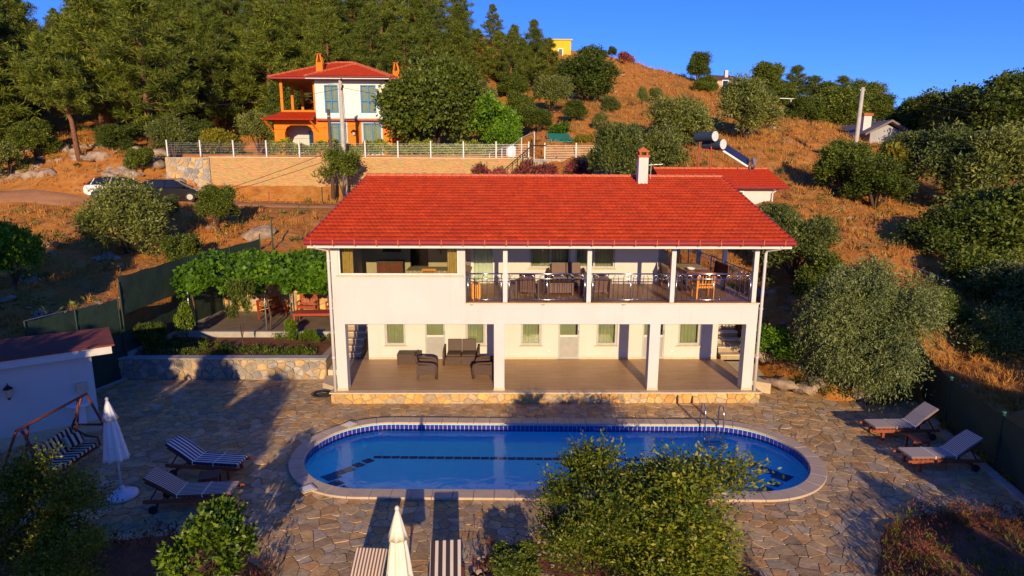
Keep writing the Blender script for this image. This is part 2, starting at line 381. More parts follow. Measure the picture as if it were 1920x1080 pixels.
leaf_mat('leaf_olive', [(0.065, 0.105, 0.026), (0.13, 0.175, 0.040), (0.215, 0.245, 0.060), (0.095, 0.14, 0.034)], 0.15, 0.5)
leaf_mat('leaf_silver', [(0.09, 0.15, 0.045), (0.19, 0.25, 0.08), (0.32, 0.36, 0.14), (0.14, 0.19, 0.06)], 0.15, 0.5)
leaf_mat('leaf_vine', [(0.06, 0.16, 0.010), (0.12, 0.28, 0.014), (0.20, 0.38, 0.02)], 0.35, 0.5)
leaf_mat('leaf_lemon', [(0.05, 0.12, 0.010), (0.12, 0.22, 0.014), (0.24, 0.34, 0.018)], 0.3, 0.4)
leaf_mat('leaf_shrub', [(0.055, 0.105, 0.010), (0.12, 0.19, 0.016), (0.23, 0.28, 0.024), (0.34, 0.31, 0.035)], 0.3, 0.4)
leaf_mat('leaf_hedge', [(0.20, 0.26, 0.015), (0.32, 0.38, 0.025), (0.25, 0.33, 0.025)], 0.3, 0.6)
leaf_mat('leaf_yellow', [(0.16, 0.17, 0.012), (0.28, 0.26, 0.02)], 0.3, 0.6)
leaf_mat('flower_pink', [(0.45, 0.04, 0.08), (0.6, 0.10, 0.16), (0.05, 0.09, 0.03), (0.04, 0.07, 0.02)], 0.3, 0.6)
leaf_mat('leaf_redplant', [(0.20, 0.035, 0.025), (0.14, 0.06, 0.02), (0.07, 0.08, 0.02), (0.30, 0.05, 0.03)], 0.25, 0.6)
leaf_mat('grass_dry', [(0.36, 0.14, 0.028), (0.50, 0.235, 0.045), (0.60, 0.35, 0.09), (0.44, 0.17, 0.032), (0.28, 0.21, 0.05)], 0.3, 0.8, 0.1)
leaf_mat('grass_green', [(0.06, 0.10, 0.015), (0.11, 0.14, 0.02), (0.20, 0.18, 0.04)], 0.3, 0.7, 0.1)
def ground_mat():
    m, nt, b = nmat('hill_ground'); b.inputs['Roughness'].default_value = 0.95; b.inputs['Specular IOR Level'].default_value = 0.1
    P = geo_pos(nt); n1 = noise(nt, 0.12, 6, 0.62, vec=P); n2 = noise(nt, 0.9, 7, 0.7, vec=P); n3 = noise(nt, 5, 4, 0.7, vec=P)
    c = ramp(nt, n1, [(0.32, (0.40, 0.125, 0.022)), (0.5, (0.44, 0.17, 0.034)), (0.68, (0.32, 0.13, 0.028))])
    c = mixc(nt, ramp(nt, n2, [(0.45, (0, 0, 0)), (0.65, (0.8, 0.8, 0.8))]), c, (0.50, 0.25, 0.075))
    c = mixc(nt, ramp(nt, n2, [(0.30, (0.75, 0.75, 0.75)), (0.42, (0, 0, 0))]), c, (0.19, 0.10, 0.035))
    c = mixc(nt, ramp(nt, n3, [(0.64, (0, 0, 0)), (0.74, (0.6, 0.6, 0.6))]), c, (0.40, 0.30, 0.21))
    nt.links.new(c, b.inputs['Base Color']); bump(nt, b, n2, 0.9, 0.25)
ground_mat()
pm('road_dirt', (0.42, 0.21, 0.09), (0.32, 0.14, 0.055), 0.8, 0.95, 10, 0.5, bd=0.03)
# ================================================================== TERRAIN
def cp(px, py, y): return tuple(aty(px, py, y))
CT = [cp(0,395,41), cp(150,385,42), cp(300,383,42), cp(450,378,45), cp(100,440,36), cp(400,450,35), cp(0,480,30), cp(250,480,31), cp(330,480,32),
      (-19,24,2.55), (-24,24,2.6), (-15,20,2.0), (-16,18,2.2), (-15,25,2.3), (-14.6,30,2.9), (-22,18,2.5), (-30,20,3.0), (-10,30.5,3.0), (-5,34,3.5), (2,34,3.9), (9,34,4.2),
      (-12,38,4.7), (0,43,5.4), (10,40,5.4), (-45,44,5.5), (-30,44,5.5), (-20,45.5,5.6), (-10,47,5.6), (-2,47,5.8), (-22,46.8,5.5), (-16,46.8,5.5), (-6,47.5,5.7), (-18,48.3,5.6), (-12,48.3,5.6), (-22,48.3,5.7), cp(100,300,48.5), cp(250,300,48.5), cp(20,330,47), (-45,52,9.6),
      (-27,63,10.2), (-14,64,10.2), (-2,62,10.2), (-30,56,9.8), cp(900,180,75), cp(1000,160,90), cp(1150,108,105), cp(1250,136,105), cp(1350,162,105), cp(1450,195,105), cp(1600,225,105), cp(1750,250,105), cp(1920,270,105),
      cp(1130,220,62), cp(1250,272,55), cp(1320,312,47), cp(1500,258,60), cp(1550,330,48), cp(1480,382,36), cp(1600,480,29), cp(1750,600,23.5), cp(1900,740,18.5), cp(1450,290,50), cp(1050,300,48.5), cp(1000,265,53),
      (28,25,2.8), (35,30,4.2), (40,20,3.2), (16,16,1.1), (15,12.5,0.9), (20,10,0.9), (12,27,2.2), (11,23,1.0), (13,20.5,0.35), (10,30,3.2), (13.5,33,4.3), (24,38,5.3), (34,45,6.5),
      (-60,90,25), (-40,90,25), (-20,90,25.5), (0,95,25), (-60,60,12.5), (-70,45,7.5), (-45,62,12), (-25,75,17), (60,60,8.5), (80,100,11), (60,30,5), (-60,20,3), (-60,0,1),
      (-80,140,27), (0,140,27), (80,140,11), (0,200,20), (-150,150,24), (150,150,10), (-150,40,6), (150,40,4), (0,-20,-0.4), (-30,0,0), (30,0,0), (0,5,-0.2), (-15,5,-0.1), (15,5,0.1), (-100,-40,-1), (100,-40,-1)]
CT = np.array(CT, dtype=float)
def _tps():
    n = len(CT); d = np.linalg.norm(CT[:, None, :2]-CT[None, :, :2], axis=2)
    K = np.where(d > 0, d*d*np.log(d+1e-9), 0.0) + np.eye(n)*0.4
    P = np.hstack([np.ones((n, 1)), CT[:, :2]]); A = np.zeros((n+3, n+3)); A[:n, :n] = K; A[:n, n:] = P; A[n:, :n] = P.T
    w = np.linalg.solve(A, np.concatenate([CT[:, 2], np.zeros(3)])); return w
TW = _tps()
_r = np.random.RandomState(5)
WV = [(_r.uniform(-1, 1, 2)/s, _r.uniform(0, 6.28), a) for s, a, k in ((2.6, 0.16, 7), (1.1, 0.09, 8), (0.5, 0.045, 9)) for _ in range(k)]
def inside(x, y, poly):
    x = np.asarray(x, float); y = np.asarray(y, float); r = np.zeros(x.shape, bool); n = len(poly)
    for i in range(n):
        (x0, y0), (x1, y1) = poly[i], poly[(i+1) % n]
        c = ((y0 > y) != (y1 > y)) & (x < (x1-x0)*(y-y0)/((y1-y0) if y1 != y0 else 1e-9)+x0); r ^= c
    return r
SITE = [(-19,7), (-19,16.2), (-14.75,18.8), (-14.6,29.6), (-5.6,29.6), (-5.6,32), (8.9,32), (8.9,27.5), (10.1,27.5), (10.1,20.8), (11.4,19.5), (13.2,18.9), (15.0,20.1), (15.3,20.3), (13.2,13.4), (11.9,9.0), (11.9,7)]
TERR = [(-25.6,48.3), (-2.5,48.3), (2.5,49.5), (2.5,57), (-4,60), (-25.6,60)]
def hgt(x, y):
    x = np.atleast_1d(np.asarray(x, float)); y = np.atleast_1d(np.asarray(y, float)); sh = x.shape; xf, yf = x.ravel(), y.ravel(); z = np.zeros(len(xf))
    for s in range(0, len(xf), 4000):
        a, b = xf[s:s+4000], yf[s:s+4000]; d2 = (a[:, None]-CT[None, :, 0])**2 + (b[:, None]-CT[None, :, 1])**2
        z[s:s+4000] = (np.where(d2 > 0, 0.5*d2*np.log(d2+1e-12), 0) @ TW[:len(CT)]) + TW[len(CT)] + TW[len(CT)+1]*a + TW[len(CT)+2]*b
    wv = sum(am*np.sin(k[0]*xf*6.28+k[1]*yf*6.28+ph) for k, ph, am in WV)
    flat = np.exp(-((yf-43.6)/2.6)**2)*(xf < -4)
    z = z + 0.45*wv*np.clip((yf-8)/14, 0.1, 1.0)*(1-flat)
    t = inside(xf, yf, TERR); z[t] = 9.05 + 0.02*(yf[t]-48)
    fr = (xf > -23.2) & (xf < 2.2) & (yf > 44) & (yf < 48.3); z[fr] = np.minimum(z[fr], 5.45+.12*wv[fr])
    z = np.clip(z, -3, 34)
    return z.reshape(sh)
def H1(x, y): return float(hgt([x], [y])[0])
def axis_pts(lo, hi, step, far0, far1, g=1.18):
    a = list(np.arange(lo, hi+1e-6, step)); s = step
    while a[-1] < far1: s *= g; a.append(a[-1]+s)
    s = step; b = []; q = lo
    while q > far0: s *= g; q -= s; b.append(q)
    return np.array(b[::-1]+a)
gx = axis_pts(-40, 40, 0.62, -420, 420); gy = axis_pts(7, 66, 0.6, -160, 500, 1.06)
GX, GY = np.meshgrid(gx, gy); GZ = hgt(GX, GY)
GZ[inside(GX, GY, SITE)] = -2.6
nx, ny = len(gx), len(gy); idx = np.arange(nx*ny).reshape(ny, nx)
F = np.stack([idx[:-1, :-1], idx[:-1, 1:], idx[1:, 1:], idx[1:, :-1]], -1).reshape(-1, 4)
me = np_mesh('ground', np.stack([GX, GY, GZ], -1).reshape(-1, 3), F, 'hill_ground', smooth=True)
ground = bpy.data.objects.new('ground', me); link(ground); ground['kind'] = 'structure'
# road across the slope, below the retaining wall
rx = np.arange(-60, -3, 0.8); rv = np.array([42.2, 42.8, 43.4, 44.0, 44.6, 45.2]); RX, RY = np.meshgrid(rx, rv); RZ = hgt(RX, RY)+0.05
RZ[0] -= 0.5; RZ[-1] -= 0.4
idx = np.arange(RX.size).reshape(RX.shape); F = np.stack([idx[:-1, :-1], idx[:-1, 1:], idx[1:, 1:], idx[1:, :-1]], -1).reshape(-1, 4)
road = bpy.data.objects.new('road', np_mesh('road', np.stack([RX, RY, RZ], -1).reshape(-1, 3), F, 'road_dirt', smooth=True)); link(road); road['kind'] = 'structure'

# ================================================================== STONES
def clip_half(poly, nx_, ny_, d):
    out = []; n = len(poly)
    for i in range(n):
        a, b = poly[i], poly[(i+1) % n]; da = a[0]*nx_+a[1]*ny_-d; db = b[0]*nx_+b[1]*ny_-d
        if da <= 0: out.append(a)
        if (da < 0) != (db < 0) and da != db:
            t = da/(da-db); out.append((a[0]+(b[0]-a[0])*t, a[1]+(b[1]-a[1])*t))
    return out
def cells(x0, x1, y0, y1, sx, sy, gap, rnd, drop=0.3, jit=0.48, keep=None, clip=True):
    pts = []; grid = {}; ni, nj = int((x1-x0)/sx)+3, int((y1-y0)/sy)+3
    for j in range(-2, nj):
        for i in range(-2, ni):
            if rnd.random() < drop: continue
            p = (x0+(i+.5+rnd.uniform(-jit, jit)+(0.5 if j % 2 else 0))*sx, y0+(j+.5+rnd.uniform(-jit, jit))*sy)
            if keep and not keep(p): continue
            pts.append(p); grid.setdefault((i, j), []).append(p)
    out = []
    for (i, j), ps in grid.items():
        for p in ps:
            poly = [(p[0]-2*sx, p[1]-2*sy), (p[0]+2*sx, p[1]-2*sy), (p[0]+2*sx, p[1]+2*sy), (p[0]-2*sx, p[1]+2*sy)]
            nb = [q for a in range(-3, 4) for b in range(-3, 4) for q in grid.get((i+a, j+b), ()) if q is not p]
            nb.sort(key=lambda q: (q[0]-p[0])**2+(q[1]-p[1])**2)
            for q in nb[:18]:
                ax, ay = q[0]-p[0], q[1]-p[1]; L = math.hypot(ax, ay)
                if L < 1e-6: continue
                ax /= L; ay /= L; m = ((p[0]+q[0])/2, (p[1]+q[1])/2)
                poly = clip_half(poly, ax, ay, m[0]*ax+m[1]*ay-gap/2)
                if len(poly) < 3: break
            if len(poly) >= 3 and clip:
                for nx_, ny_, d in ((-1, 0, -x0-gap/2), (1, 0, x1-gap/2), (0, -1, -y0-gap/2), (0, 1, y1-gap/2)):
                    poly = clip_half(poly, nx_, ny_, d)
                    if len(poly) < 3: break
            if len(poly) < 3: continue
            A = 0.5*sum(poly[k][0]*poly[(k+1) % len(poly)][1]-poly[(k+1) % len(poly)][0]*poly[k][1] for k in range(len(poly)))
            if abs(A) < 0.05*sx*sy: continue
            out.append((poly, abs(A)))
    return out
def soften(poly, rnd, k=0.16, j=0.0):
    o = []; n = len(poly)
    for i in range(n):
        a, b, c = poly[i-1], poly[i], poly[(i+1) % n]
        for q in (a, c):
            t = k*rnd.uniform(0.5, 1.4); o.append((b[0]+(q[0]-b[0])*t+rnd.uniform(-j, j), b[1]+(q[1]-b[1])*t+rnd.uniform(-j, j)))
    return o
def stone_faces(poly, fmap, h, tx, ty, cx, cy, base=-0.03, inset=0.0):
    n = len(poly); top = []; 
    for x, y in poly: top.append(fmap(cx+(x-cx)*(1-inset), cy+(y-cy)*(1-inset), h+(x-cx)*tx+(y-cy)*ty))
    bot = [fmap(x, y, base) for x, y in poly]
    return top+bot, [tuple(range(n))]+[(i, i+n, (i+1) % n+n, (i+1) % n) for i in range(n)]
def stones(polys, fmap, colf, parent, name, mat, rnd, hr=(0.012, 0.03), tilt=0.012, limit=300, rank=None, base=-0.03, soft=0.16, inset=0.0, jit=0.0):
    items = []
    for poly, A in polys:
        p2 = soften(poly, rnd, soft, jit); cx = sum(p[0] for p in p2)/len(p2); cy = sum(p[1] for p in p2)/len(p2)
        vs, fs = stone_faces(p2, fmap, rnd.uniform(*hr), rnd.uniform(-tilt, tilt), rnd.uniform(-tilt, tilt), cx, cy, base, inset)
        items.append(((rank(cx, cy, A) if rank else A), vs, fs, colf(rnd, cx, cy)))
    items.sort(key=lambda t: -t[0]); inv = root_matrix(parent).inverted()
    def mk(nm, group):
        V, Fc, Cc = [], [], []
        for _, vs, fs, c in group:
            n = len(V); V += [tuple(inv @ Vector(v)) for v in vs]; Fc += [tuple(i+n for i in f) for f in fs]; Cc += [(*c, 1.0)]*len(vs)
        me = bpy.data.meshes.new(nm); me.from_pydata(V, [], Fc); me.update(); fixn(me)
        a = me.color_attributes.new('col', 'FLOAT_COLOR', 'POINT'); a.data.foreach_set('color', np.array(Cc, dtype=np.float32).ravel())
        me.materials.append(M[mat]); o = bpy.data.objects.new(nm, me); link(o, parent); return o
    for it in items[:limit]: mk(name, [it])
    if len(items) > limit: mk(name+'s', items[limit:])['kind'] = 'stuff'

# ================================================================== PATIO AND POOL
PC, PA, PB, PR = (1.45, 15.52), 6.95, 2.02, RAD(-1.2)      # pool centre, half length, half width, turn
def stadium(off, n=20):
    r = PB+off; L = PA-PB; pts = []
    for s, a0 in ((1, -pi/2), (-1, pi/2)):
        for k in range(n+1):
            a = a0+pi*k/n; pts.append((s*L+r*1.0*cos(a), r*sin(a)))
    return [(PC[0]+x*cos(PR)-y*sin(PR), PC[1]+x*sin(PR)+y*cos(PR)) for x, y in pts]
def pool_dist(x, y):
    dx, dy = x-PC[0], y-PC[1]; u = dx*cos(PR)+dy*sin(PR); v = -dx*sin(PR)+dy*cos(PR)
    L = PA-PB; q = max(abs(u)-L, 0); return math.hypot(q, v)-PB, u, v
def fence_x(y):
    P = [(8.0, 11.55), (13.43, 12.96), (14.65, 13.22), (17.38, 13.85), (20.39, 15.07)]
    if y <= P[0][0]: return P[0][1]
    for (a, b), (c, d) in zip(P, P[1:]):
        if y <= c: return b+(d-b)*(y-a)/(c-a)
    return P[-1][1]
BED_R = [(7.0, 8.2), (7.35, 10.4), (8.2, 11.6), (9.3, 12.45), (10.6, 12.6), (11.8, 12.3), (12.6, 11.6), (12.6, 8.2)]
BED_L = [(-4.2, 8.2), (-4.4, 10.4), (-5.6, 11.3), (-7.2, 11.9), (-8.6, 11.6), (-10.4, 11.8), (-13, 12.4), (-13, 8.2)]
BED_C = [(-0.7, 8.2), (-0.75, 10.3), (-0.3, 11.2), (0.8, 11.55), (2.6, 11.6), (4.4, 11.3), (5.2, 10.4), (5.3, 8.2)]
def bed_grow(poly, d):
    cx = sum(p[0] for p in poly)/len(poly); cy = sum(p[1] for p in poly)/len(poly)
    return [(x+(x-cx)*d, y+(y-cy)*d) for x, y in poly]
PATIO_OUT = [(-19, 7.5), (-19, 16.3), (-14.9, 18.9), (-14.6, 21.75), (-5.87, 21.75), (-5.87, 19.33), (8.85, 19.33), (8.85, 21.8), (9.7, 20.9), (11.4, 19.45), (13.2, 18.85), (14.55, 19.3)] + [(fence_x(y)-0.3, y) for y in (17.4, 15, 13.4, 11, 9, 7.5)]
def ok_cell(p):
    if not bool(inside(p[0], p[1], PATIO_OUT)): return False
    for b in (BED_R, BED_L, BED_C):
        if bool(inside(p[0], p[1], b)): return False
    return pool_dist(*p)[0] > 0.22
rnd = random.Random(11)
ring_in = stadium(0.16); mb = MB()
# mortar bed: outer polygon with the pool cut out, stitched through a bmesh fill
bm = bmesh.new()
def ringe(pts):
    vs = [bm.verts.new((x, y, 0.0)) for x, y in pts]; return [bm.edges.new((vs[i], vs[(i+1) % len(vs)])) for i in range(len(vs))]
bmesh.ops.triangle_fill(bm, use_beauty=True, use_dissolve=False, edges=ringe(PATIO_OUT)+ringe(ring_in))
me = bpy.data.meshes.new('patio'); bm.to_mesh(me); bm.free(); fixn(me); me.materials.append(M['mortar'])
patio = bpy.data.objects.new('patio', me); link(patio); patio['kind'] = 'structure'
FLAG = [(0.55, 0.36, 0.165), (0.50, 0.345, 0.18), (0.57, 0.365, 0.15), (0.46, 0.345, 0.20), (0.52, 0.38, 0.205), (0.58, 0.41, 0.20), (0.44, 0.30, 0.15), (0.56, 0.325, 0.13), (0.47, 0.37, 0.235)]
def flag_col(r, x, y):
    c = r.choice(FLAG); k = r.uniform(0.78, 1.18); return tuple(q*k for q in c)
def flag_rank(x, y, A): return A*CAM_H/((x*x+y*y+60)**1.5)*(0.2 if abs(x) > 0.9*y else 1)
polys = cells(-15.2, 15.2, 8.0, 22.0, 0.265, 0.205, 0.018, rnd, 0.33, 0.49, ok_cell, clip=False)
pp = []
for poly, A in polys:
    q = []
    for x, y in poly:
        d, u, v = pool_dist(x, y)
        if d < 0.2:
            L = PA-PB; cu = max(-L, min(L, u)); du, dv = u-cu, v; s = (PB+0.2)/max(1e-4, math.hypot(du, dv)); u2, v2 = cu+du*s, dv*s
            x, y = PC[0]+u2*cos(PR)-v2*sin(PR), PC[1]+u2*sin(PR)+v2*cos(PR)
        if -5.9 < x < 8.9 and y > 19.31: y = 19.31
        if y > 21.73 and x < -5.8: y = 21.73
        x = min(x, fence_x(y)-0.3); q.append((x, y))
    pp.append((q, A))
stones(pp, lambda x, y, h: (x, y, h), flag_col, patio, 'flagstone', 'flag_attr', rnd, (0.007, 0.020), 0.014, 300, flag_rank, -0.02, 0.14)

# pool: shell, waterline tiles, coping, floor lines, water
pool = thing('swimming_pool', 'oblong blue tiled swimming pool with rounded ends in front of the villa', 'pool', (PC[0], PC[1], 0))
sh = stadium(0.0); n = len(sh); mb = MB()
mb.add([(x, y, 0.03) for x, y in sh]+[(x, y, -0.42) for x, y in sh], [(i, (i+1) % n, (i+1) % n+n, i+n) for i in range(n)]+[tuple(range(n, 2*n))])
so = mb.build('basin', 'pool_tile', pool, world=True)
per = stadium(-0.012, 60); tot = [0.0]
for i in range(len(per)): a, b = per[i], per[(i+1) % len(per)]; tot.append(tot[-1]+math.hypot(b[0]-a[0], b[1]-a[1]))
def along(s):
    s %= tot[-1]
    import bisect
    i = max(0, bisect.bisect_right(tot, s)-1); i = min(i, len(per)-1); a, b = per[i], per[(i+1) % len(per)]; L = math.hypot(b[0]-a[0], b[1]-a[1]) or 1e-6
    t = (s-tot[i])/L; return Vector((a[0]+(b[0]-a[0])*t, a[1]+(b[1]-a[1])*t, 0)), Vector(((b[0]-a[0])/L, (b[1]-a[1])/L, 0))
tb, gb = MB(), MB(); nt_ = int(tot[-1]/0.135); st = tot[-1]/nt_
for k in range(nt_):
    p, d = along((k+.5)*st); m = Matrix((d, Vector((-d.y, d.x, 0)), Vector((0, 0, 1)))).transposed()
    tb.obox(p+Vector((0, 0, -0.10)), (st-0.018, 0.02, 0.20), m); gb.obox(p+Vector((0, 0, -0.10)), (st+0.004, 0.008, 0.206), m)
tb.build('waterline_tiles', 'tile_navy', pool, world=True, kind='stuff'); gb.build('grout_band', 'grout_white', pool, world=True)
ci, co = stadium(-0.03, 60), stadium(0.37, 60); nC = len(ci); cr = random.Random(3)
cum = [0.0]
for i in range(nC): a, b = ci[i], ci[(i+1) % nC]; cum.append(cum[-1]+math.hypot(b[0]-a[0], b[1]-a[1]))
def ringpt(ring, s):
    s %= cum[-1]; i = 0
    import bisect
    i = min(max(0, bisect.bisect_right(cum, s)-1), nC-1); L = cum[i+1]-cum[i] or 1e-6; t = (s-cum[i])/L; a, b = ring[i], ring[(i+1) % nC]
    return (a[0]+(b[0]-a[0])*t, a[1]+(b[1]-a[1])*t)
ns = 64; ss = cum[-1]/ns
for k in range(ns):
    s0, s1 = k*ss+0.004, (k+1)*ss-0.004; q = 4
    a = [ringpt(ci, s0+(s1-s0)*t/q) for t in range(q+1)]; b = [ringpt(co, s0+(s1-s0)*t/q) for t in range(q+1)]
    MB().prism(a+b[::-1], 0.022, 0.085+cr.uniform(0, 0.004)).build('coping_stone', 'coping', pool, world=True, bevel=0.012)
# dark tile outline laid into the floor
lz = -0.415
def floor_pt(px, py): p = atz(px, py, lz); return p
a, b = floor_pt(700, 857), floor_pt(1390, 864); ln = int((b-a).length/0.26); lm = MB()
for k in range(ln):
    p = a+(b-a)*((k+.5)/ln); lm.box(p.x-0.118, p.x+0.118, p.y-0.07, p.y+0.07, lz-0.002, lz+0.006)
for px, py, w in ((690,864,.2),(672,872,.2),(655,880,.2),(638,886,.2),(621,894,.30),(630,906,.24),(643,916,.2),(1410,870,.2),(1428,877,.2),(1446,885,.24),(1466,894,.34),(1452,907,.24),(1436,917,.22),(1422,924,.2)):
    p = floor_pt(px, py); lm.prism([(p.x-w, p.y), (p.x, p.y-w*0.8), (p.x+w, p.y), (p.x, p.y+w*0.8)], lz-0.002, lz+0.006)
lm.build('floor_line_tiles', 'tile_line', pool, world=True, kind='stuff')
wv = stadium(-0.005, 24); MB().add([(x, y, -0.14) for x, y in wv], [tuple(range(len(wv)))]).build('water_surface', 'water', pool, world=True)
for px, py in ((655, 796), (577, 917)):
    p = atz(px, py, 0.09); d = 0.17
    t = tag(thing('skimmer_lid', 'square cream skimmer lid on the pool edge, %s' % ('the one nearer the villa' if py < 850 else 'the one nearer the loungers with striped mattresses'), 'skimmer lid', (p.x, p.y, 0.09), RAD(-35 if py < 850 else 40), 'skimmer lids'))
    MB().box(-d, d, -d, d, 0, 0.025).build('lid', 'cream_trim', t, bevel=0.006); MB().box(-d*.7, d*.7, -d*.7, d*.7, 0.026, 0.032).build('lid_panel', 'cloth_white', t)
# pool ladder
lp = atz(1318, 800, 0.085); lq = atz(1352, 803, 0.085)
lad = thing('pool_ladder', 'stainless steel pool ladder with two hooped handrails', 'ladder', (lp.x, lp.y, 0.085))
for p in (lp, lq):
    x, y = p.x, p.y
    MB().tube([(x, y+0.28, 0.085), (x, y+0.28, 0.6), (x, y+0.2, 0.78), (x, y+0.05, 0.83), (x, y-0.1, 0.74), (x, y-0.16, 0.55), (x, y-0.18, 0.0), (x, y-0.18, -0.41)], 0.021, 10).build('handrail', 'steel', lad, world=True, smooth=True)
    MB().cyl((x, y+0.28, 0.088), 0.05, 0.02).build('flange', 'steel', lad, world=True)
for z in (-0.2, -0.36): MB().box(lp.x, lq.x, lp.y-0.24, lp.y-0.12, z, z+0.03).build('rung', 'steel', lad, world=True)

# planting beds (raised, uneven soil)
def bed(name, poly, label, top=0.14, mat='soil_red'):
    r = random.Random(len(label)); cx = sum(p[0] for p in poly)/len(poly); cy = sum(p[1] for p in poly)/len(poly)
    xs = [p[0] for p in poly]; ys = [p[1] for p in poly]; step = 0.16; bm = bmesh.new(); vv = {}
    X = np.arange(min(xs)-step, max(xs)+2*step, step); Yy = np.arange(min(ys)-step, max(ys)+2*step, step)
    ph = [(r.uniform(1, 4), r.uniform(1, 4), r.uniform(0, 6)) for _ in range(8)]
    def z(x, y):
        q = 1.0
        for s in (0.35, 0.18): 
            q = min(q, 1.0)
        e = min(seg_d((x, y), poly[i], poly[(i+1) % len(poly)]) for i in range(len(poly)))
        return top*min(1, e/0.3)*(1+0.25*sum(sin(a*x+b*y+c) for a, b, c in ph)/2)+0.004
    V, Q = [], []; ins = {}
    for i, x in enumerate(X):
        for j, y in enumerate(Yy): ins[(i, j)] = bool(inside(x, y, poly))
    def vid(i, j):
        if (i, j) not in vv:
            x, y = X[i], Yy[j]; vv[(i, j)] = len(V); V.append((x, y, z(x, y) if ins[(i, j)] else -0.01))
        return vv[(i, j)]
    for i in range(len(X)-1):
        for j in range(len(Yy)-1):
            if any(ins[k] for k in ((i, j), (i+1, j), (i, j+1), (i+1, j+1))): Q.append((vid(i, j), vid(i+1, j), vid(i+1, j+1), vid(i, j+1)))
    mb = MB(); mb.v = V; mb.f = Q; o = mb.build(name, mat, smooth=True); o['kind'] = 'structure'; return o
def seg_d(p, a, b):
    ax, ay = b[0]-a[0], b[1]-a[1]; t = max(0, min(1, ((p[0]-a[0])*ax+(p[1]-a[1])*ay)/(ax*ax+ay*ay))); return math.hypot(p[0]-a[0]-ax*t, p[1]-a[1]-ay*t)
bed('planting_bed', BED_R, 'r'); bed('planting_bed', BED_L, 'll'); bed('planting_bed', BED_C, 'ccc', 0.1)
# pale kerb along the right fence
kb = MB(); ys = [10, 11.5, 13, 14, 15, 16, 17, 18, 19]
kb.prism([(fence_x(y)-0.34, y) for y in ys]+[(fence_x(y)-0.12, y) for y in ys[::-1]], -0.01, 0.07); struct('kerb', kb, 'concrete')
# ================================================================== VILLA
def wall_x(mb, x0, x1, z0, z1, y0, y1, ops):
    """wall running along x with rectangular openings (ox0, ox1, oz0, oz1)"""
    xs = sorted({x0, x1, *[o[0] for o in ops], *[o[1] for o in ops]})
    for a, b in zip(xs, xs[1:]):
        m = (a+b)/2; cur = z0
        for o in sorted([o for o in ops if o[0] < m < o[1]], key=lambda o: o[2]):
            if o[2] > cur: mb.box(a, b, y0, y1, cur, o[2])
            cur = max(cur, o[3])
        if cur < z1: mb.box(a, b, y0, y1, cur, z1)
    return mb
def frame_x(mb, x0, x1, z0, z1, y0, y1, w):
    mb.box(x0, x0+w, y0, y1, z0, z1); mb.box(x1-w, x1, y0, y1, z0, z1); mb.box(x0+w, x1-w, y0, y1, z0, z0+w); mb.box(x0+w, x1-w, y0, y1, z1-w, z1); return mb
def wavy(mb, x0, x1, y, z0, z1, amp=0.03, per=0.16, th=0.012):
    n = max(8, int((x1-x0)/per*6)); vs = []
    for i in range(n+1):
        x = x0+(x1-x0)*i/n; yy = y+amp*sin(2*pi*(x-x0)/per); vs += [(x, yy, z0), (x, yy, z1)]
    mb.add(vs, [(2*i, 2*i+2, 2*i+3, 2*i+1) for i in range(n)]); return mb
VX0, VX1 = -5.66, 8.6; YF, YW, YB = 19.5, 23.0, 31.5; ZP, ZB0, ZB, ZE = 0.42, 2.77, 3.5, 5.5
villa = thing('villa', 'white two storey villa with red tiled roof, ground floor porch and balcony behind the pool', 'house', (1.5, 19.3, 0))
def vbuild(mb, name, mat, parent=None, **k): return mb.build(name, mat, parent or villa, world=True, **k)
def vwindow(x0, x1, z0, z1, y, curtain='curtain_green', mull=(), frame='pvc_frame', glass='glass_dim', sill=True, fw=0.06, cz=None):
    w = vbuild(frame_x(MB(), x0, x1, z0, z1, y+0.05, y+0.12, fw), 'window', frame); y += .03
    xs = [x0+fw, *mull, x1-fw]
    for a, b in zip(xs, xs[1:]):
        vbuild(MB().box(a+0.005, b-0.005, y+0.06, y+0.068, z0+fw, z1-fw), 'pane', glass, w)
    for q in mull: vbuild(MB().box(q-0.035, q+0.035, y+0.025, y+0.105, z0+fw+.001, z1-fw-.001), 'mullion', frame, w)
    if curtain: vbuild(wavy(MB(), x0-0.02, x1+0.02, y+0.24, z0-0.05, z1+0.05, 0.025, 0.14), 'curtain', curtain, w)
    if sill: vbuild(MB().box(x0-0.06, x1+0.06, y-0.09, y+0.02, z0-0.05, z0-0.002), 'sill', 'cream_trim', w)
    return w
def vdoor(x0, x1, z0, z1, y):
    d = vbuild(frame_x(MB(), x0, x1, z0+0.01, z1, y+0.02, y+0.10, 0.07), 'door', 'pvc_frame')
    zm = z0+0.95
    vbuild(MB().box(x0+.07, x1-.07, y+0.03, y+0.09, zm-0.04, zm+0.04), 'rail', 'white_paint', d)
    vbuild(MB().box(x0+.07, x1-.07, y+0.05, y+0.07, z0+.08, zm-.04), 'panel', 'door_panel', d)
    vbuild(MB().box(x0+.07, x1-.07, y+0.055, y+0.062, zm+.04, z1-.07), 'pane', 'glass_dim', d)
    vbuild(MB().bar((x1-.035, y-.02, zm+.1), (x1-.035, y-.02, zm+.24), 0.02), 'handle', 'steel', d)
    vbuild(MB().box(x0-.05, x1+.05, y+0.4, y+0.42, z0, z1), 'curtain', 'curtain_green', d)
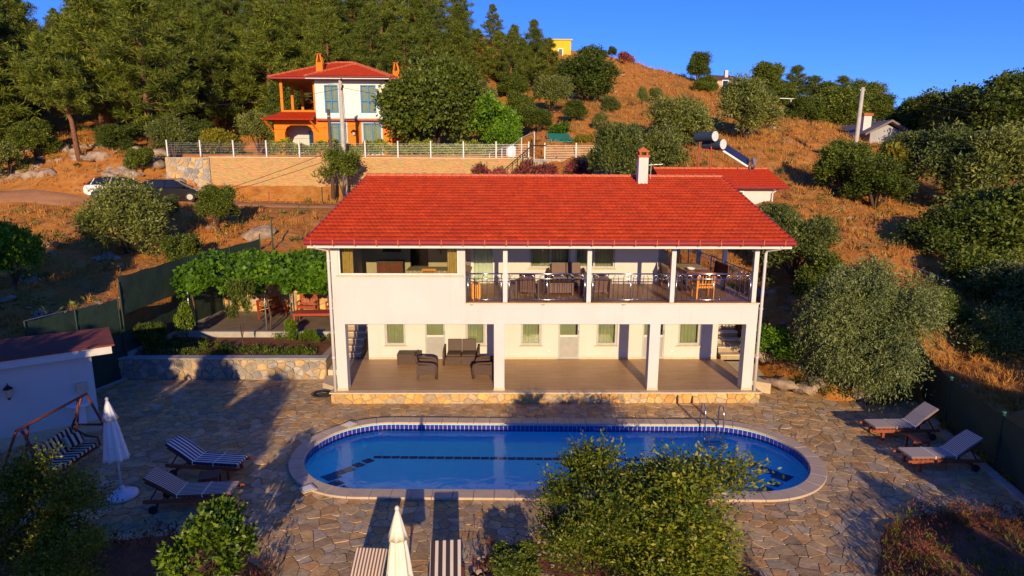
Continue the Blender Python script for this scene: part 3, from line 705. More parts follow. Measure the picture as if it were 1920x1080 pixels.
# --- plinth with stone facing
pl = vbuild(MB().box(-5.84, 8.82, 19.37, 32, -0.3, 0.375), 'plinth', 'wall_mortar')
r3 = random.Random(21)
PST = [(0.58, 0.36, 0.13), (0.62, 0.44, 0.19), (0.52, 0.33, 0.14), (0.66, 0.40, 0.12), (0.50, 0.38, 0.22), (0.60, 0.33, 0.10), (0.42, 0.32, 0.2)]
def pcol(r, x, y): c = r.choice(PST); k = r.uniform(0.8, 1.15); return tuple(q*k for q in c)
stones(cells(-5.86, 8.84, -0.02, 0.375, 0.30, 0.19, 0.022, r3, 0.22, 0.42), lambda x, y, h: (x, 19.37-h, y), pcol, pl, 'stone', 'stone_attr', r3, (0.02, 0.04), 0.03, 300, None, -0.01, 0.16, 0.04)
stones(cells(19.4, 22.4, -0.02, 0.375, 0.32, 0.19, 0.022, r3, 0.2, 0.42), lambda x, y, h: (-5.84-h, x, y), pcol, pl, 'stone', 'stone_attr', r3, (0.02, 0.04), 0.03, 40, None, -0.01, 0.16, 0.04)
vbuild(MB().box(-5.90, 8.88, 19.28, 19.52, 0.376, 0.418), 'porch_edge', 'cream_trim', bevel=0.008)
vbuild(MB().box(-5.86, 8.84, 19.52, 23.0, 0.376, 0.42), 'porch_floor', 'porch_tile')
# --- ground floor
CX = (-5.48, -0.13, 5.15, 8.42)
for x in CX:
    c = vbuild(MB().box(x-.18, x+.18, YF, YF+.36, 0.44, ZB0), 'column', 'white_plaster', bevel=0.01)
    vbuild(MB().box(x-.19, x+.19, YF-.01, YF+.37, 0.421, 0.50), 'column_base', 'cream_trim', c)
gw = [(-4.70, -3.87), (-1.50, -0.70), (0.70, 1.53), (3.72, 4.57), (7.0, 7.9)]; gd = [(-3.10, -2.30), (2.20, 3.05), (5.57, 6.46)]
ops = [(a, b, 0.99, 2.25) for a, b in gw]+[(a, b, ZP, 2.5) for a, b in gd]
vbuild(wall_x(MB(), VX0+0.3, VX1, ZP-0.02, 3.19, YW, YW+0.22, ops), 'wall', 'white_plaster')
for a, b in gw: vwindow(a, b, 0.99, 2.25, YW, fw=0.09)
for a, b in gd: vdoor(a, b, ZP, 2.5, YW)
sk = MB(); xs = [VX0+.3]+[v for d in gd for v in (d[0]-.01, d[1]+.01)]+[VX1]
for a, b in zip(xs[::2], xs[1::2]): sk.box(a, b, YW-.018, YW-.001, 0.421, 0.50)
vbuild(sk, 'skirting', 'cream_trim')
vbuild(MB().box(VX0+.3, VX0+.52, YW+.22, YB, -0.2, 3.19).box(VX1-.22, VX1, YW+.22, YB, -0.2, 3.19).box(VX0+.52, VX1-.22, YB-.22, YB, -0.2, 3.19), 'wall', 'white_plaster')
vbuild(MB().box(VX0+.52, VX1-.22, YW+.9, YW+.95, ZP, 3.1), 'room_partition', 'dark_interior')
for x in (-1.9, 1.85, 6.8): vbuild(MB().box(x-.04, x+.04, YW-.012, YW, 0.72, 0.80), 'wall_socket', 'white_metal')
# --- slab, front beam, enclosed room
vbuild(MB().box(VX0+.004, VX1-.004, YF+.251, YB-.01, 3.2, 3.488), 'floor_slab', 'white_plaster')
vbuild(MB().box(-1.24, VX1+.03, YF-.03, YB-.02, 3.489, 3.512), 'balcony_floor', 'balcony_tile')
vbuild(MB().box(-5.4, -1.5, YF+.26, YW-.01, 3.489, 3.505), 'room_floor', 'room_floor')
bm_ = MB(); bm_.box(VX0, VX1, YF, YF+.25, ZB0, 3.487); bm_.box(VX0, VX0+.18, YF+.25, YW, 2.90, 3.487); bm_.box(VX1-.25, VX1, YF+.25, YW, ZB0, 3.487)
vbuild(bm_, 'beam', 'white_plaster')
vbuild(MB().box(-1.22, VX1+.045, YF-.045, YF-.031, 3.47, 3.515), 'balcony_edge', 'cream_trim')
for x in (-1.05, 1.35, 4.05): vbuild(MB().box(x-.05, x+.05, YF-.10, YF+.1, 3.44, 3.468), 'drain_spout', 'galvanised')
fw_ = wall_x(MB(), VX0, -1.25, 3.488, ZE, YF, YF+.2, [(-5.42, -1.47, 4.44, 5.45)])
fw_.box(VX0, VX0+.2, YF+.2, YB, 3.488, ZE)
vbuild(fw_, 'upper_wall', 'white_plaster')
vbuild(MB().box(-1.45, -1.25, YF+.2, YW, 3.488, 4.4), 'side_wall', 'white_plaster')
w = vbuild(frame_x(MB(), -5.42, -1.47, 4.44, 5.45, YF+.04, YF+.11, 0.045), 'picture_window', 'white_metal')
vbuild(MB().box(-5.375, -1.515, YF+.07, YF+.078, 4.485, 5.405), 'pane', 'glass', w)
vbuild(MB().box(-5.5, -1.3, YF-.055, YF+.03, 4.385, 4.435), 'sill', 'cream_trim', w)
for a, b in ((-5.36, -5.0), (-1.86, -1.53)): vbuild(wavy(MB(), a, b, YF+.3, 3.6, 5.44, 0.035, 0.12), 'curtain', 'curtain_gold', w)
sw = vbuild(MB().box(-1.43, -1.40, YF+.25, YW-.05, 4.42, 4.5).box(-1.43, -1.40, YF+.25, YW-.05, 5.40, 5.48), 'side_window', 'white_metal')
vbuild(MB().box(-1.42, -1.412, YF+.25, YW-.05, 4.5, 5.4), 'pane', 'glass', sw)
# --- balcony back wall
uo = [(-1.22, -0.34, 3.512, 5.3), (1.02, 2.62, 4.12, 5.35), (2.80, 4.36, 4.12, 5.35)]
vbuild(wall_x(MB(), -1.25, 6.05, 3.513, ZE, YW, YW+.2, uo), 'upper_wall', 'white_plaster')
vbuild(wall_x(MB(), VX0+.2, -1.25, 3.489, ZE, YW, YW+.2, [(-3.6, -2.9, 3.5, 5.2)]), 'inner_wall', 'tan_plaster')
vbuild(MB().box(5.85, 6.05, YW+.2, YB, 3.513, ZE).box(VX0+.2, 5.85, YB-.2, YB, 3.489, ZE), 'upper_wall', 'white_plaster')
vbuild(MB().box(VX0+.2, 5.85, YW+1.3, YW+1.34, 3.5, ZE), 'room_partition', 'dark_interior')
vwindow(1.02, 2.62, 4.12, 5.35, YW, mull=(1.85,), fw=0.07); vwindow(2.80, 4.36, 4.12, 5.35, YW, mull=(3.55,), fw=0.07)
vd = vbuild(frame_x(MB(), -1.22, -0.34, 3.514, 5.3, YW+.03, YW+.09, 0.07), 'balcony_door', 'white_paint')
vbuild(MB().box(-1.15, -.41, YW+.055, YW+.063, 3.6, 5.23), 'pane', 'glass_dim', vd); vbuild(wavy(MB(), -1.2, -.36, YW+.2, 3.55, 5.25, 0.02, 0.15), 'curtain', 'cloth_white', vd)
vbuild(MB().bar((-.39, YW+.01, 4.45), (-.39, YW+.01, 4.6), 0.02), 'handle', 'steel', vd)
# outdoor fireplace at the corner of the terrace
vbuild(MB().box(5.9, 6.9, 24.6, 25.4, 3.513, 4.55).box(6.2, 6.75, 24.65, 25.35, 4.55, 5.4), 'fireplace', 'concrete')
# --- balcony posts
POST = [(0.07, YF+.08), (2.86, YF+.08), (5.66, YF+.08), (8.42, YF+.08), (8.42, 22.4), (8.42, 25.4), (8.42, 28.4)]
for x, y in POST: vbuild(MB().box(x-.075, x+.075, y-.075, y+.075, 3.513, ZE), 'post', 'white_paint', bevel=0.008)
# --- railings
hoop = MB().tube([(-.08, 0, 0), (-.08, 0, .74), (-.07, 0, .785), (-.04, 0, .82), (0, 0, .832), (.04, 0, .82), (.07, 0, .785), (.08, 0, .74), (.08, 0, 0)], 0.0105, 6)
me_h = bpy.data.meshes.new('baluster'); me_h.from_pydata(hoop.v, [], hoop.f); me_h.materials.append(M['steel']); me_h.shade_smooth()
def railing(p0, p1, ang):
    p0, p1 = Vector(p0), Vector(p1); d = p1-p0; L = d.length; d.normalize(); q = MB()
    q.tube([p0+Vector((0, 0, .97)), p1+Vector((0, 0, .97))], 0.025, 10)
    for z, r in ((.80, .013), (.09, .016)): q.tube([p0+Vector((0, 0, z)), p1+Vector((0, 0, z))], r, 8)
    k = max(1, round(L/1.35))
    for i in range(k+1):
        s = p0+d*(0.05+(L-.1)*i/k); q.tube([s, s+Vector((0, 0, .96))], 0.016, 8)
    r = vbuild(q, 'railing', 'steel', smooth=True)
    nh = int(L/0.31); inv = root_matrix(villa).inverted()
    for i in range(nh):
        s = p0+d*((i+.5)*L/nh); piece('baluster', me_h, r, inv @ (s+Vector((0, 0, .09))), (0, 0, ang))
fy = YF+.04
for a, b in ((-1.22, -.01), (.15, 2.78), (2.94, 5.58), (5.74, 8.34)): railing((a, fy, 3.513), (b, fy, 3.513), 0)
for a, b in ((19.68, 22.32), (22.48, 25.32), (25.48, 28.32)): railing((8.45, a, 3.513), (8.45, b, 3.513), pi/2)
# --- roof
RE, RR, RBK = 18.85, 26.3, 33.7; ZRE, ZRR = 5.66, 7.60
XE0, XE1, XR0, XR1 = -6.22, 9.26, -5.86, 9.50
def roof_sheet(rows, ncol, per, front=True):
    ve, vr = (RE, RR) if front else (RBK, RR)
    x0e, x1e = (XE0, XE1) if front else (XE0+.7, XE1+.4)
    nrm = Vector((0, -(ZRR-ZRE), abs(RR-ve))).normalized()
    if not front: nrm.y *= -1
    u = np.linspace(0, 1, ncol); V = []; lines = []; cols = []; RT = np.random.RandomState(999)
    for k in range(rows):
        for s, lift in ((k/rows-0.001, -0.005), (k/rows-0.001, 0.062), ((k+1)/rows, 0.0)):
            xa, xb = x0e+(XR0-x0e)*s, x1e+(XR1-x1e)*s
            x = xa+(xb-xa)*u; wave = 0.030*np.abs(np.cos(pi*(u*(x1e-x0e))/per))**0.7
            h = lift+wave*(0.55 if lift > 0.01 else 1.0) if lift >= 0 else lift+wave*0
            y = ve+(vr-ve)*s+nrm.y*h; z = ZRE+(ZRR-ZRE)*s+nrm.z*h
            lines.append(np.stack([x, y+0*x, z+0*x], -1)); tid = np.floor(u*(x1e-x0e)/per*.5+.25+.5*(k % 2)).astype(int); cc = RT.uniform(.84, 1.12, tid.max()+1); wm = RT.uniform(.0, .25, tid.max()+1); cols.append(np.stack([cc[tid], cc[tid]*(1+wm[tid]), cc[tid]*(1+wm[tid])], -1) if True else 0)
            RT.seed(1000+k)
    global RCOL; RCOL = np.concatenate(cols)
    V = np.concatenate(lines); n = ncol; idx = np.arange(len(V)).reshape(-1, n)
    rowsel = [i for i in range(len(lines)-1) if i % 3 != 2]
    F = np.concatenate([np.stack([idx[i, :-1], idx[i, 1:], idx[i+1, 1:], idx[i+1, :-1]], -1) for i in rowsel])
    return V, F
roof = vbuild(MB().slab([(XE0+.05, RE+.02, ZRE-.12), (XE1-.05, RE+.02, ZRE-.12), (XR1-.05, RR, ZRR-.12), (XR0+.05, RR, ZRR-.12)], (0, 0, .08)).slab([(XE0+.7, RBK, ZRE-.12), (XE1+.3, RBK, ZRE-.12), (XR1-.05, RR, ZRR-.12), (XR0+.05, RR, ZRR-.12)], (0, 0, .08)), 'roof', 'white_paint')
inv = np.array(root_matrix(villa).inverted())
V, F = roof_sheet(22, 96*6+1, 0.161); o = bpy.data.objects.new('roof_tiles', np_mesh('roof_tiles', V+inv[:3, 3], F, 'roof_tile_var', RCOL)); link(o, roof); o['kind'] = 'stuff'
V, F = roof_sheet(22, 96*2+1, 0.161, False); o = bpy.data.objects.new('roof_tiles', np_mesh('roof_tiles', V+inv[:3, 3], F, 'roof_tile')); link(o, roof); o['kind'] = 'stuff'
rt = MB().tube([(-.22, 0, 0), (-.2, 0, .01), (.2, 0, .0), (.21, 0, 0)], [.10, .115, .092, .09], 10); me_rt = bpy.data.meshes.new('ridge_tile'); me_rt.from_pydata(rt.v, [], rt.f); me_rt.materials.append(M['ridge_red']); me_rt.shade_smooth()
iv = root_matrix(villa).inverted(); nr = 38
for i in range(nr):
    x = XR0+(XR1-XR0)*(i+.5)/nr; piece('ridge_tile', me_rt, roof, iv @ Vector((x, RR, ZRR+.01)), (0, 0, 0), ((XR1-XR0)/nr/.40, 1, 1))
for a, b in (((XE0, RE, ZRE-.03), (XR0, RR, ZRR-.03)), ((XE1, RE, ZRE-.03), (XR1, RR, ZRR-.03))): vbuild(MB().bar(a, b, 0.06, 0.17), 'verge_board', 'gutter_red', roof)
vbuild(MB().box(XE0+.15, XE1-.15, RE+.06, YF+.24, 5.43, 5.47), 'soffit', 'white_paint', roof)
vbuild(MB().box(VX0, VX1, YF+.24, RBK-.2, 5.501, 5.53), 'ceiling', 'white_paint', roof)
vbuild(MB().box(XE0+.02, XE1-.02, RE+.02, RE+.06, 5.41, 5.56), 'fascia', 'white_paint', roof)
g = vbuild(MB().tube([(XE0-.03, RE-.06, 5.60), (XE1+.03, RE-.06, 5.60)], 0.088, 12), 'gutter', 'gutter_red', roof, smooth=False)
for i in range(23):
    x = XE0+.2+i*0.68; vbuild(MB().box(x-.012, x+.012, RE-.155, RE+.02, 5.50, 5.70), 'gutter_bracket', 'ridge_red', roof)
for sx, x in ((-1, VX0-.06), (1, VX1+.07)):
    vbuild(MB().tube([(x+sx*.25, RE+.0, 5.52), (x+sx*.22, RE+.05, 5.42), (x+sx*.02, YF-.10, 5.30), (x, YF-.06, 5.18), (x, YF-.06, 3.62), (x-sx*.0, YF-.06, 0.43)], 0.05, 10), 'downpipe', 'white_paint', smooth=True)
    for z in (4.9, 3.3, 1.6): vbuild(MB().cyl((x, YF-.06, z), 0.062, 0.05, 10), 'pipe_clamp', 'white_paint')
ch = vbuild(MB().box(5.62, 6.02, 25.2, 25.6, 7.0, 8.42), 'chimney', 'white_plaster', bevel=.01)
vbuild(MB().box(5.57, 6.07, 25.15, 25.65, 8.42, 8.50), 'chimney_cap', 'brick_red', ch)
for x, y in ((5.64, 25.22), (5.92, 25.22), (5.64, 25.5), (5.92, 25.5)): vbuild(MB().box(x, x+.08, y, y+.08, 8.5, 8.62), 'cap_pillar', 'brick_red', ch)
vbuild(MB().box(5.6, 6.04, 25.18, 25.62, 8.62, 8.68).slab([(5.58, 25.4, 8.68), (6.06, 25.4, 8.68), (5.82, 25.4, 8.84)], (0, .2, 0)), 'cap_roof', 'brick_red', ch)
# television antenna behind the chimney
an = thing('antenna', 'small television antenna on the villa roof beside the chimney', 'antenna', (6.3, 25.9, 7.45))
MB().tube([(0, 0, 0), (0, 0, .75)], .015, 6).build('mast', 'galvanised', an); MB().bar((-.1, 0, .66), (.5, 0, .7), .02).bar((.1, -.15, .68), (.1, .15, .68), .012).bar((.3, -.12, .69), (.3, .12, .69), .012).build('boom', 'galvanised', an)

# --- steps at both ends of the porch
def steps(name, label, x0, x1, y, z, n, rise, run, mat='cream_trim'):
    t = thing(name, label, 'steps', ((x0+x1)/2, y, 0))
    for k in range(n):
        MB().box(x0, x1, y+k*run, y+n*run+.2, z+k*rise-.02*(k > 0), z+(k+1)*rise-.05).build('riser', 'wall_mortar', t, world=True)
        MB().box(x0-.03, x1+.03, y+k*run-.03, y+(k+1)*run, z+(k+1)*rise-.049, z+(k+1)*rise).build('tread', mat, t, world=True, bevel=.008)
steps('stone_steps', 'yellow stone steps climbing behind the right end of the porch', 8.75, 9.75, 22.9, .42, 8, .22, .34)
steps('stone_steps', 'yellow stone steps climbing behind the left end of the porch', -6.6, -5.75, 23.2, .42, 7, .2, .34)
t = thing('stone_steps', 'two low stone steps between garden wall and porch column', 'steps', (-6.3, 20.8, 0))
MB().prism([(-6.75, 21.7), (-6.6, 20.9), (-5.88, 20.3), (-5.88, 21.7)], 0.0, .2).build('tread', 'cream_trim', t, world=True, bevel=.01)
MB().prism([(-6.7, 23.2), (-6.65, 21.75), (-5.88, 21.75), (-5.88, 23.2)], 0.0, .4).build('tread', 'cream_trim', t, world=True, bevel=.01)
t = thing('stone_landing', 'pale stone landing beside the right end of the porch', 'steps', (9.3, 22.0, 0))
MB().prism([(8.9, 22.8), (8.9, 20.6), (9.6, 20.2), (10.0, 22.8)], 0.0, .39).build('tread', 'cream_trim', t, world=True, bevel=.01)

# ================================================================== PATIO FURNITURE
def add_parts(t, parts):
    for nm, mb, mat, k in parts: mb.build(nm, mat, t, **k)
def rattan_seat(label, loc, rz, n=1, mat='rattan', group=None):
    t = thing('rattan_sofa' if n > 1 else 'rattan_armchair', label, 'sofa' if n > 1 else 'armchair', loc, rz, group)
    W = 0.56*n+0.02; h = W/2; A = h+.10
    MB().box(-h, h, -.36, .30, .20, .36).build('seat_base', mat, t, bevel=.015)
    for i in range(n):
        x = -h+(i+.5)*W/n; m = Matrix.Rotation(RAD(-12), 3, 'X')
        MB().obox((x, .33, .60), (W/n-.02, .09, .56), m).build('backrest', mat, t, bevel=.02)
        MB().box(x-W/n/2+.02, x+W/n/2-.02, -.33, .26, .361, .44).build('seat_cushion', mat, t, bevel=.02)
        MB().box(x-W/n/2+.015, x+W/n/2-.015, -.375, -.361, .06, .34).build('front_panel', mat, t)
    for s in (-1, 1):
        MB().tube([(s*A, -.36, .02), (s*A, -.37, .42), (s*A, -.33, .54), (s*A, -.20, .595), (s*A, .15, .62), (s*A, .34, .64)], .045, 8).build('arm', mat, t, smooth=True)
        MB().box(s*A-.03, s*A+.03, -.33, .33, .18, .56).build('side_panel', mat, t)
        MB().box(s*A-.035, s*A+.035, .28, .36, 0, .62).build('leg', mat, t); MB().box(s*h-.03*s-.03, s*h-.03*s+.03, -.34, -.28, 0, .2).build('leg', mat, t)
    return t
def rattan_table(label, loc, rz, w=.9, d=.55, h=.44, mat='rattan'):
    t = thing('coffee_table', label, 'table', loc, rz)
    MB().box(-w/2, w/2, -d/2, d/2, h-.07, h).build('table_top', mat, t, bevel=.012)
    MB().box(-w/2+.03, w/2-.03, -d/2+.03, d/2-.03, .08, h-.071).build('apron', mat, t)
    for x in (-1, 1):
        for y in (-1, 1): MB().box(x*(w/2-.04)-.035, x*(w/2-.04)+.035, y*(d/2-.04)-.035, y*(d/2-.04)+.035, 0, h-.072).build('leg', mat, t)
rattan_seat('dark brown rattan two seat sofa on the ground floor porch', (-1.62, 22.52, .42), 0, 2)
rattan_table('dark brown rattan coffee table on the porch left of the sofa', (-3.66, 22.5, .42), 0)
rattan_seat('dark brown rattan armchair on the porch between coffee table and sofa', (-2.80, 20.95, .42), RAD(96))
rattan_seat('dark brown rattan armchair on the porch beside the second column', (-.68, 20.98, .42), RAD(-96))
# balcony set
p = atz(1060, 538, 3.513); rattan_seat('brown rattan two seat sofa on the upper balcony', (p.x+.05, 22.35, 3.513), 0, 2, 'rattan_light')
rattan_table('brown rattan coffee table on the upper balcony', (2.02, 21.0, 3.513), 0, .95, .6, .44, 'rattan_light')
rattan_seat('brown rattan armchair on the balcony left of the coffee table', (.95, 20.45, 3.513), RAD(160), 1, 'rattan_light')
rattan_seat('brown rattan armchair on the balcony behind the middle post', (3.25, 20.45, 3.513), RAD(195), 1, 'rattan_light')
def wood_chair(label, loc, rz, mat='pine_wood', arms=True, group=None, w=.50):
    t = thing('wooden_chair', label, 'chair', loc, rz, group); h = w/2
    for i in range(5): MB().box(-h+.04, h-.04, -.23+i*.095, -.15+i*.095, .43, .45).build('seat_slat', mat, t)
    MB().box(-h, h, -.25, -.22, .38, .43).box(-h, h, .21, .24, .38, .43).build('seat_frame', mat, t)
    for s in (-1, 1):
        MB().box(s*(h-.02)-.025, s*(h-.02)+.025, -.26, -.21, 0, .64 if arms else .43).build('leg', mat, t)
        MB().bar((s*(h-.02), .23, 0), (s*(h-.02), .28, .92), .05, .05).build('leg', mat, t)
        if arms: MB().box(s*(h-.02)-.035, s*(h-.02)+.035, -.28, .26, .641, .668).build('armrest', mat, t, bevel=.006)
    MB().bar((-h, .275, .88), (h, .275, .88), .03, .08).build('top_rail', mat, t); MB().bar((-h, .25, .52), (h, .25, .52), .03, .05).build('lower_rail', mat, t)
    for i in range(5):
        x = -h+.09+i*(w-.18)/4; MB().bar((x, .252, .54), (x, .273, .85), .035, .015).build('back_slat', mat, t)
    return t
p = atz(1322, 562, 3.513); wood_chair('bright orange pine armchair at the balcony railing, back to the pool', (p.x, p.y+.35, 3.513), RAD(184), w=.62)
p = atz(1284, 540, 3.513); wood_chair('orange pine chair at the far end of the balcony dining table', (7.15, 24.3, 3.513), RAD(-4), arms=False)
def dining_table(label, loc, rz, w, d, mat, cloth=None):
    t = thing('dining_table', label, 'table', loc, rz)
    MB().box(-w/2, w/2, -d/2, d/2, .70, .745).build('table_top', mat, t, bevel=.008); MB().box(-w/2+.08, w/2-.08, -d/2+.08, d/2-.08, .62, .699).build('apron', mat, t)
    for x in (-1, 1):
        for y in (-1, 1): MB().box(x*(w/2-.1)-.035, x*(w/2-.1)+.035, y*(d/2-.1)-.035, y*(d/2-.1)+.035, 0, .62).build('leg', mat, t)
    return t
dining_table('dark red wooden dining table on the right side of the balcony', (7.15, 22.4, 3.513), 0, .95, 2.2, 'table_red')
c = MB(); c.box(-.49, .49, -.75, .75, .0, .008); o = c.build('tablecloth', 'tablecloth_print'); o.location = (7.15, 22.7, 3.513+.748); tag(o, 'pale printed cloth on the balcony dining table', 'tablecloth')
MBx = MB().lathe([(.02, 0), (.10, .01), (.14, .05), (.15, .09), (.14, .085), (.09, .03)], n=14); o = MBx.build('bowl', 'cloth_white', smooth=True); o.location = (6.95, 21.75, 3.513+.75); tag(o, 'white bowl on the near end of the balcony dining table', 'bowl')
def slat_bench(label, loc, rz, w=1.4, mat='bench_red', name='wooden_bench'):
    t = thing(name, label, 'bench', loc, rz); h = w/2
    for i in range(5): MB().box(-h, h, -.25+i*.1, -.17+i*.1, .41, .435).build('seat_slat', mat, t)
    for s in (-1, 1):
        MB().box(s*(h-.03)-.03, s*(h-.03)+.03, -.26, -.2, 0, .62).build('leg', mat, t); MB().bar((s*(h-.03), .23, 0), (s*(h-.03), .32, .92), .06, .06).build('leg', mat, t)
        MB().box(s*(h-.03)-.04, s*(h-.03)+.04, -.29, .28, .621, .65).build('armrest', mat, t)
    MB().bar((-h, .31, .89), (h, .31, .89), .035, .08).build('top_rail', mat, t); MB().bar((-h, .26, .49), (h, .26, .49), .035, .06).build('lower_rail', mat, t)
    MB().box(-h+.06, h-.06, -.24, -.21, .33, .409).build('front_rail', mat, t)
    k = int(w/.085)
    for i in range(k):
        x = -h+.06+(w-.12)*(i+.5)/k; MB().bar((x, .265, .52), (x, .307, .86), .045, .015).build('back_slat', mat, t)
    return t
slat_bench('dark red slatted bench left of the balcony dining table', (6.35, 22.0, 3.513), RAD(90), 1.2, 'table_red'); slat_bench('dark red slatted bench between balcony table and side railing', (7.98, 22.3, 3.513), RAD(-90), 1.3, 'table_red')
o = MB().box(-.2, .2, -.03, .03, 0, .34).build('seat_pad', 'cushion_blue', bevel=.02); p = atz(1312, 545, 3.9); o.location = (p.x-.32, p.y+.62, 3.98); o.rotation_euler = (RAD(-14), 0, RAD(90)); tag(o, 'dark seat pad leaning in the orange pine armchair', 'cushion')
# plant stand at the left end of the balcony
t = thing('plant_stand', 'yellow wooden plant stand with slatted sides at the left end of the balcony', 'plant stand', (-.93, 19.92, 3.513), RAD(12))
for i in range(4):
    for s in (-1, 1):
        MB().box(-.125+i*.07, -.085+i*.07, s*.12-.012, s*.12+.012, .08, .55).build('slat', 'pine_wood', t); MB().box(s*.133-.012, s*.133+.012, -.10+i*.06, -.06+i*.06, .08, .55).build('slat', 'pine_wood', t)
for x in (-.1, .1):
    for y in (-.1, .1): MB().box(x-.02, x+.02, y-.02, y+.02, 0, .6).build('leg', 'pine_wood', t)
t = thing('flower_pot', 'small dark pot with dry twigs on the yellow plant stand', 'plant pot', (-.93, 19.92, 3.513+.1), 0)
MB().lathe([(.07, .0), (.095, .2), (.1, .5), (.09, .5), (.08, .42)], n=14).build('pot', 'old_wood', t, smooth=True)
q = MB(); rr = random.Random(2)
for _ in range(18): a = rr.uniform(0, 6.3); q.tube([(0, 0, .42), (.06*cos(a), .06*sin(a), .6), (.2*cos(a), .2*sin(a), rr.uniform(.62, .8))], [.006, .005, .002], 4)
q.build('twigs', 'old_wood', t)
o = MB().obox((0, 0, 0), (.34, .05, .26), Matrix.Rotation(RAD(20), 3, 'Y') @ Matrix.Rotation(RAD(-30), 3, 'X')).build('wooden_tray', 'old_wood', bevel=.01); o.location = (-1.22, 19.72, 4.62); tag(o, 'weathered wooden tray propped on the low wall beside the picture window', 'tray')
# table and chair inside the glazed room
dining_table('dining table inside the glazed upper room', (-2.75, 21.95, 3.506), 0, 1.5, .9, 'table_red')
o = MB().box(-.78, .78, -.48, .48, 0, .008).box(-.78, .78, -.488, -.48, -.25, .008).box(-.786, -.78, -.48, .48, -.25, .008).build('tablecloth', 'tablecloth_print'); o.location = (-2.75, 21.95, 3.506+.749); tag(o, 'patterned cloth on the table behind the picture window', 'tablecloth')
wood_chair('orange wooden chair behind the picture window with its back to the pool', (-2.62, 21.2, 3.506), RAD(180), 'pine_wood', False)
t = thing('sideboard', 'dark wooden sideboard against the back wall of the glazed room', 'cabinet', (-4.3, 22.7, 3.506))
MB().box(-.5, .5, -.22, .22, .08, .95).build('carcass', 'old_wood', t, bevel=.01)
for x in (-.25, .25): MB().box(x-.22, x+.22, -.24, -.221, .14, .9).build('door', 'table_red', t)
for x in (-.45, .45): MB().box(x-.03, x+.03, -.2, .2, 0, .079).build('leg', 'old_wood', t)
t = thing('framed_picture', 'framed picture on the back wall of the glazed room', 'picture', (-4.3, 22.96, 5.0))
frame_x(MB(), -.35, .35, -.25, .25, -.02, .02, .05).build('frame', 'old_wood', t); MB().box(-.3, .3, -.005, .01, -.2, .2).build('canvas', 'cushion_blue', t)
t = thing('wall_shelf', 'dark shelf on the back wall of the glazed room behind the table', 'shelf', (-2.1, 22.8, 4.85))
MB().box(-.45, .45, -.12, .19, 0, .04).build('board', 'old_wood', t)
for x in (-.3, .3): MB().box(x-.015, x+.015, -.1, .19, -.15, -.001).build('bracket', 'dark_steel', t)
# garden hose
t = thing('garden_hose', 'coiled black garden hose at the left corner of the porch plinth', 'hose', (*atz(606, 742, 0)[:2], 0.03)); pts = []
for i in range(150):
    a = i/150*2*pi*5.3; r_ = .30+.05*sin(a*.37)+.03*sin(a*1.7); pts.append((r_*cos(a)*1.15+.02*sin(a*.5), r_*sin(a)*.75, .02+.012*(i/28)))
pts += [(.55, -.28, .03), (.75, -.3, .03), (.82, -.2, .2), (.82, -.12, .3)]
MB().tube(pts, .013, 6).build('hose', 'rubber_black', t, smooth=True)
# ================================================================== GARDEN WALLS, FENCES
GST = [(0.34, 0.30, 0.25), (0.40, 0.33, 0.24), (0.30, 0.27, 0.24), (0.46, 0.34, 0.20), (0.26, 0.24, 0.22), (0.52, 0.36, 0.18), (0.42, 0.38, 0.33)]
def gcol(r, x, y): c = r.choice(GST); k = r.uniform(0.75, 1.15); return tuple(q*k for q in c)
r4 = random.Random(44)
gw_ = thing('garden_wall', 'low rubble stone retaining wall along the back of the patio', 'stone wall', (-10.2, 21.8, 0))
MB().box(-14.5, -6.72, 21.82, 22.15, -.3, .80).build('core', 'wall_mortar', gw_, world=True)
MB().box(-14.5, -6.68, 21.76, 22.2, .801, .85).build('wall_cap', 'concrete', gw_, world=True, bevel=.015)
stones(cells(-14.5, -6.72, 0, .80, .30, .20, .03, r4, .25, .45), lambda x, y, h: (x, 21.82-h, y), gcol, gw_, 'stone', 'stone_attr', r4, (.02, .07), .06, 300, None, -.01, .2, .06)
MB().box(-6.98, -6.72, 22.15, 25.2, -.3, .84).build('side_return', 'wall_mortar', gw_, world=True)
soil = struct('garden_soil', MB().box(-14.45, -7.0, 22.15, 25.15, -.2, .72), 'soil_red')
bw = struct('kerb', MB().box(-14.3, -6.7, 25.15, 25.32, .3, .97), 'concrete')
struct('terrace_floor', MB().box(-14.4, -5.75, 25.32, 29.3, .2, .90), 'terrace_paving')
tw = thing('terrace_wall', 'yellow stone retaining wall behind the red benches', 'stone wall', (-10, 29.4, .9))
MB().box(-14.5, -5.7, 29.33, 29.7, .3, 3.05).build('core', 'wall_mortar', tw, world=True)
stones(cells(-14.4, -5.75, .95, 3.05, .48, .34, .04, r4, .25, .45), lambda x, y, h: (x, 29.33-h, y), pcol, tw, 'stone', 'stone_attr', r4, (.02, .06), .05, 300, None, -.01, .2, .06)
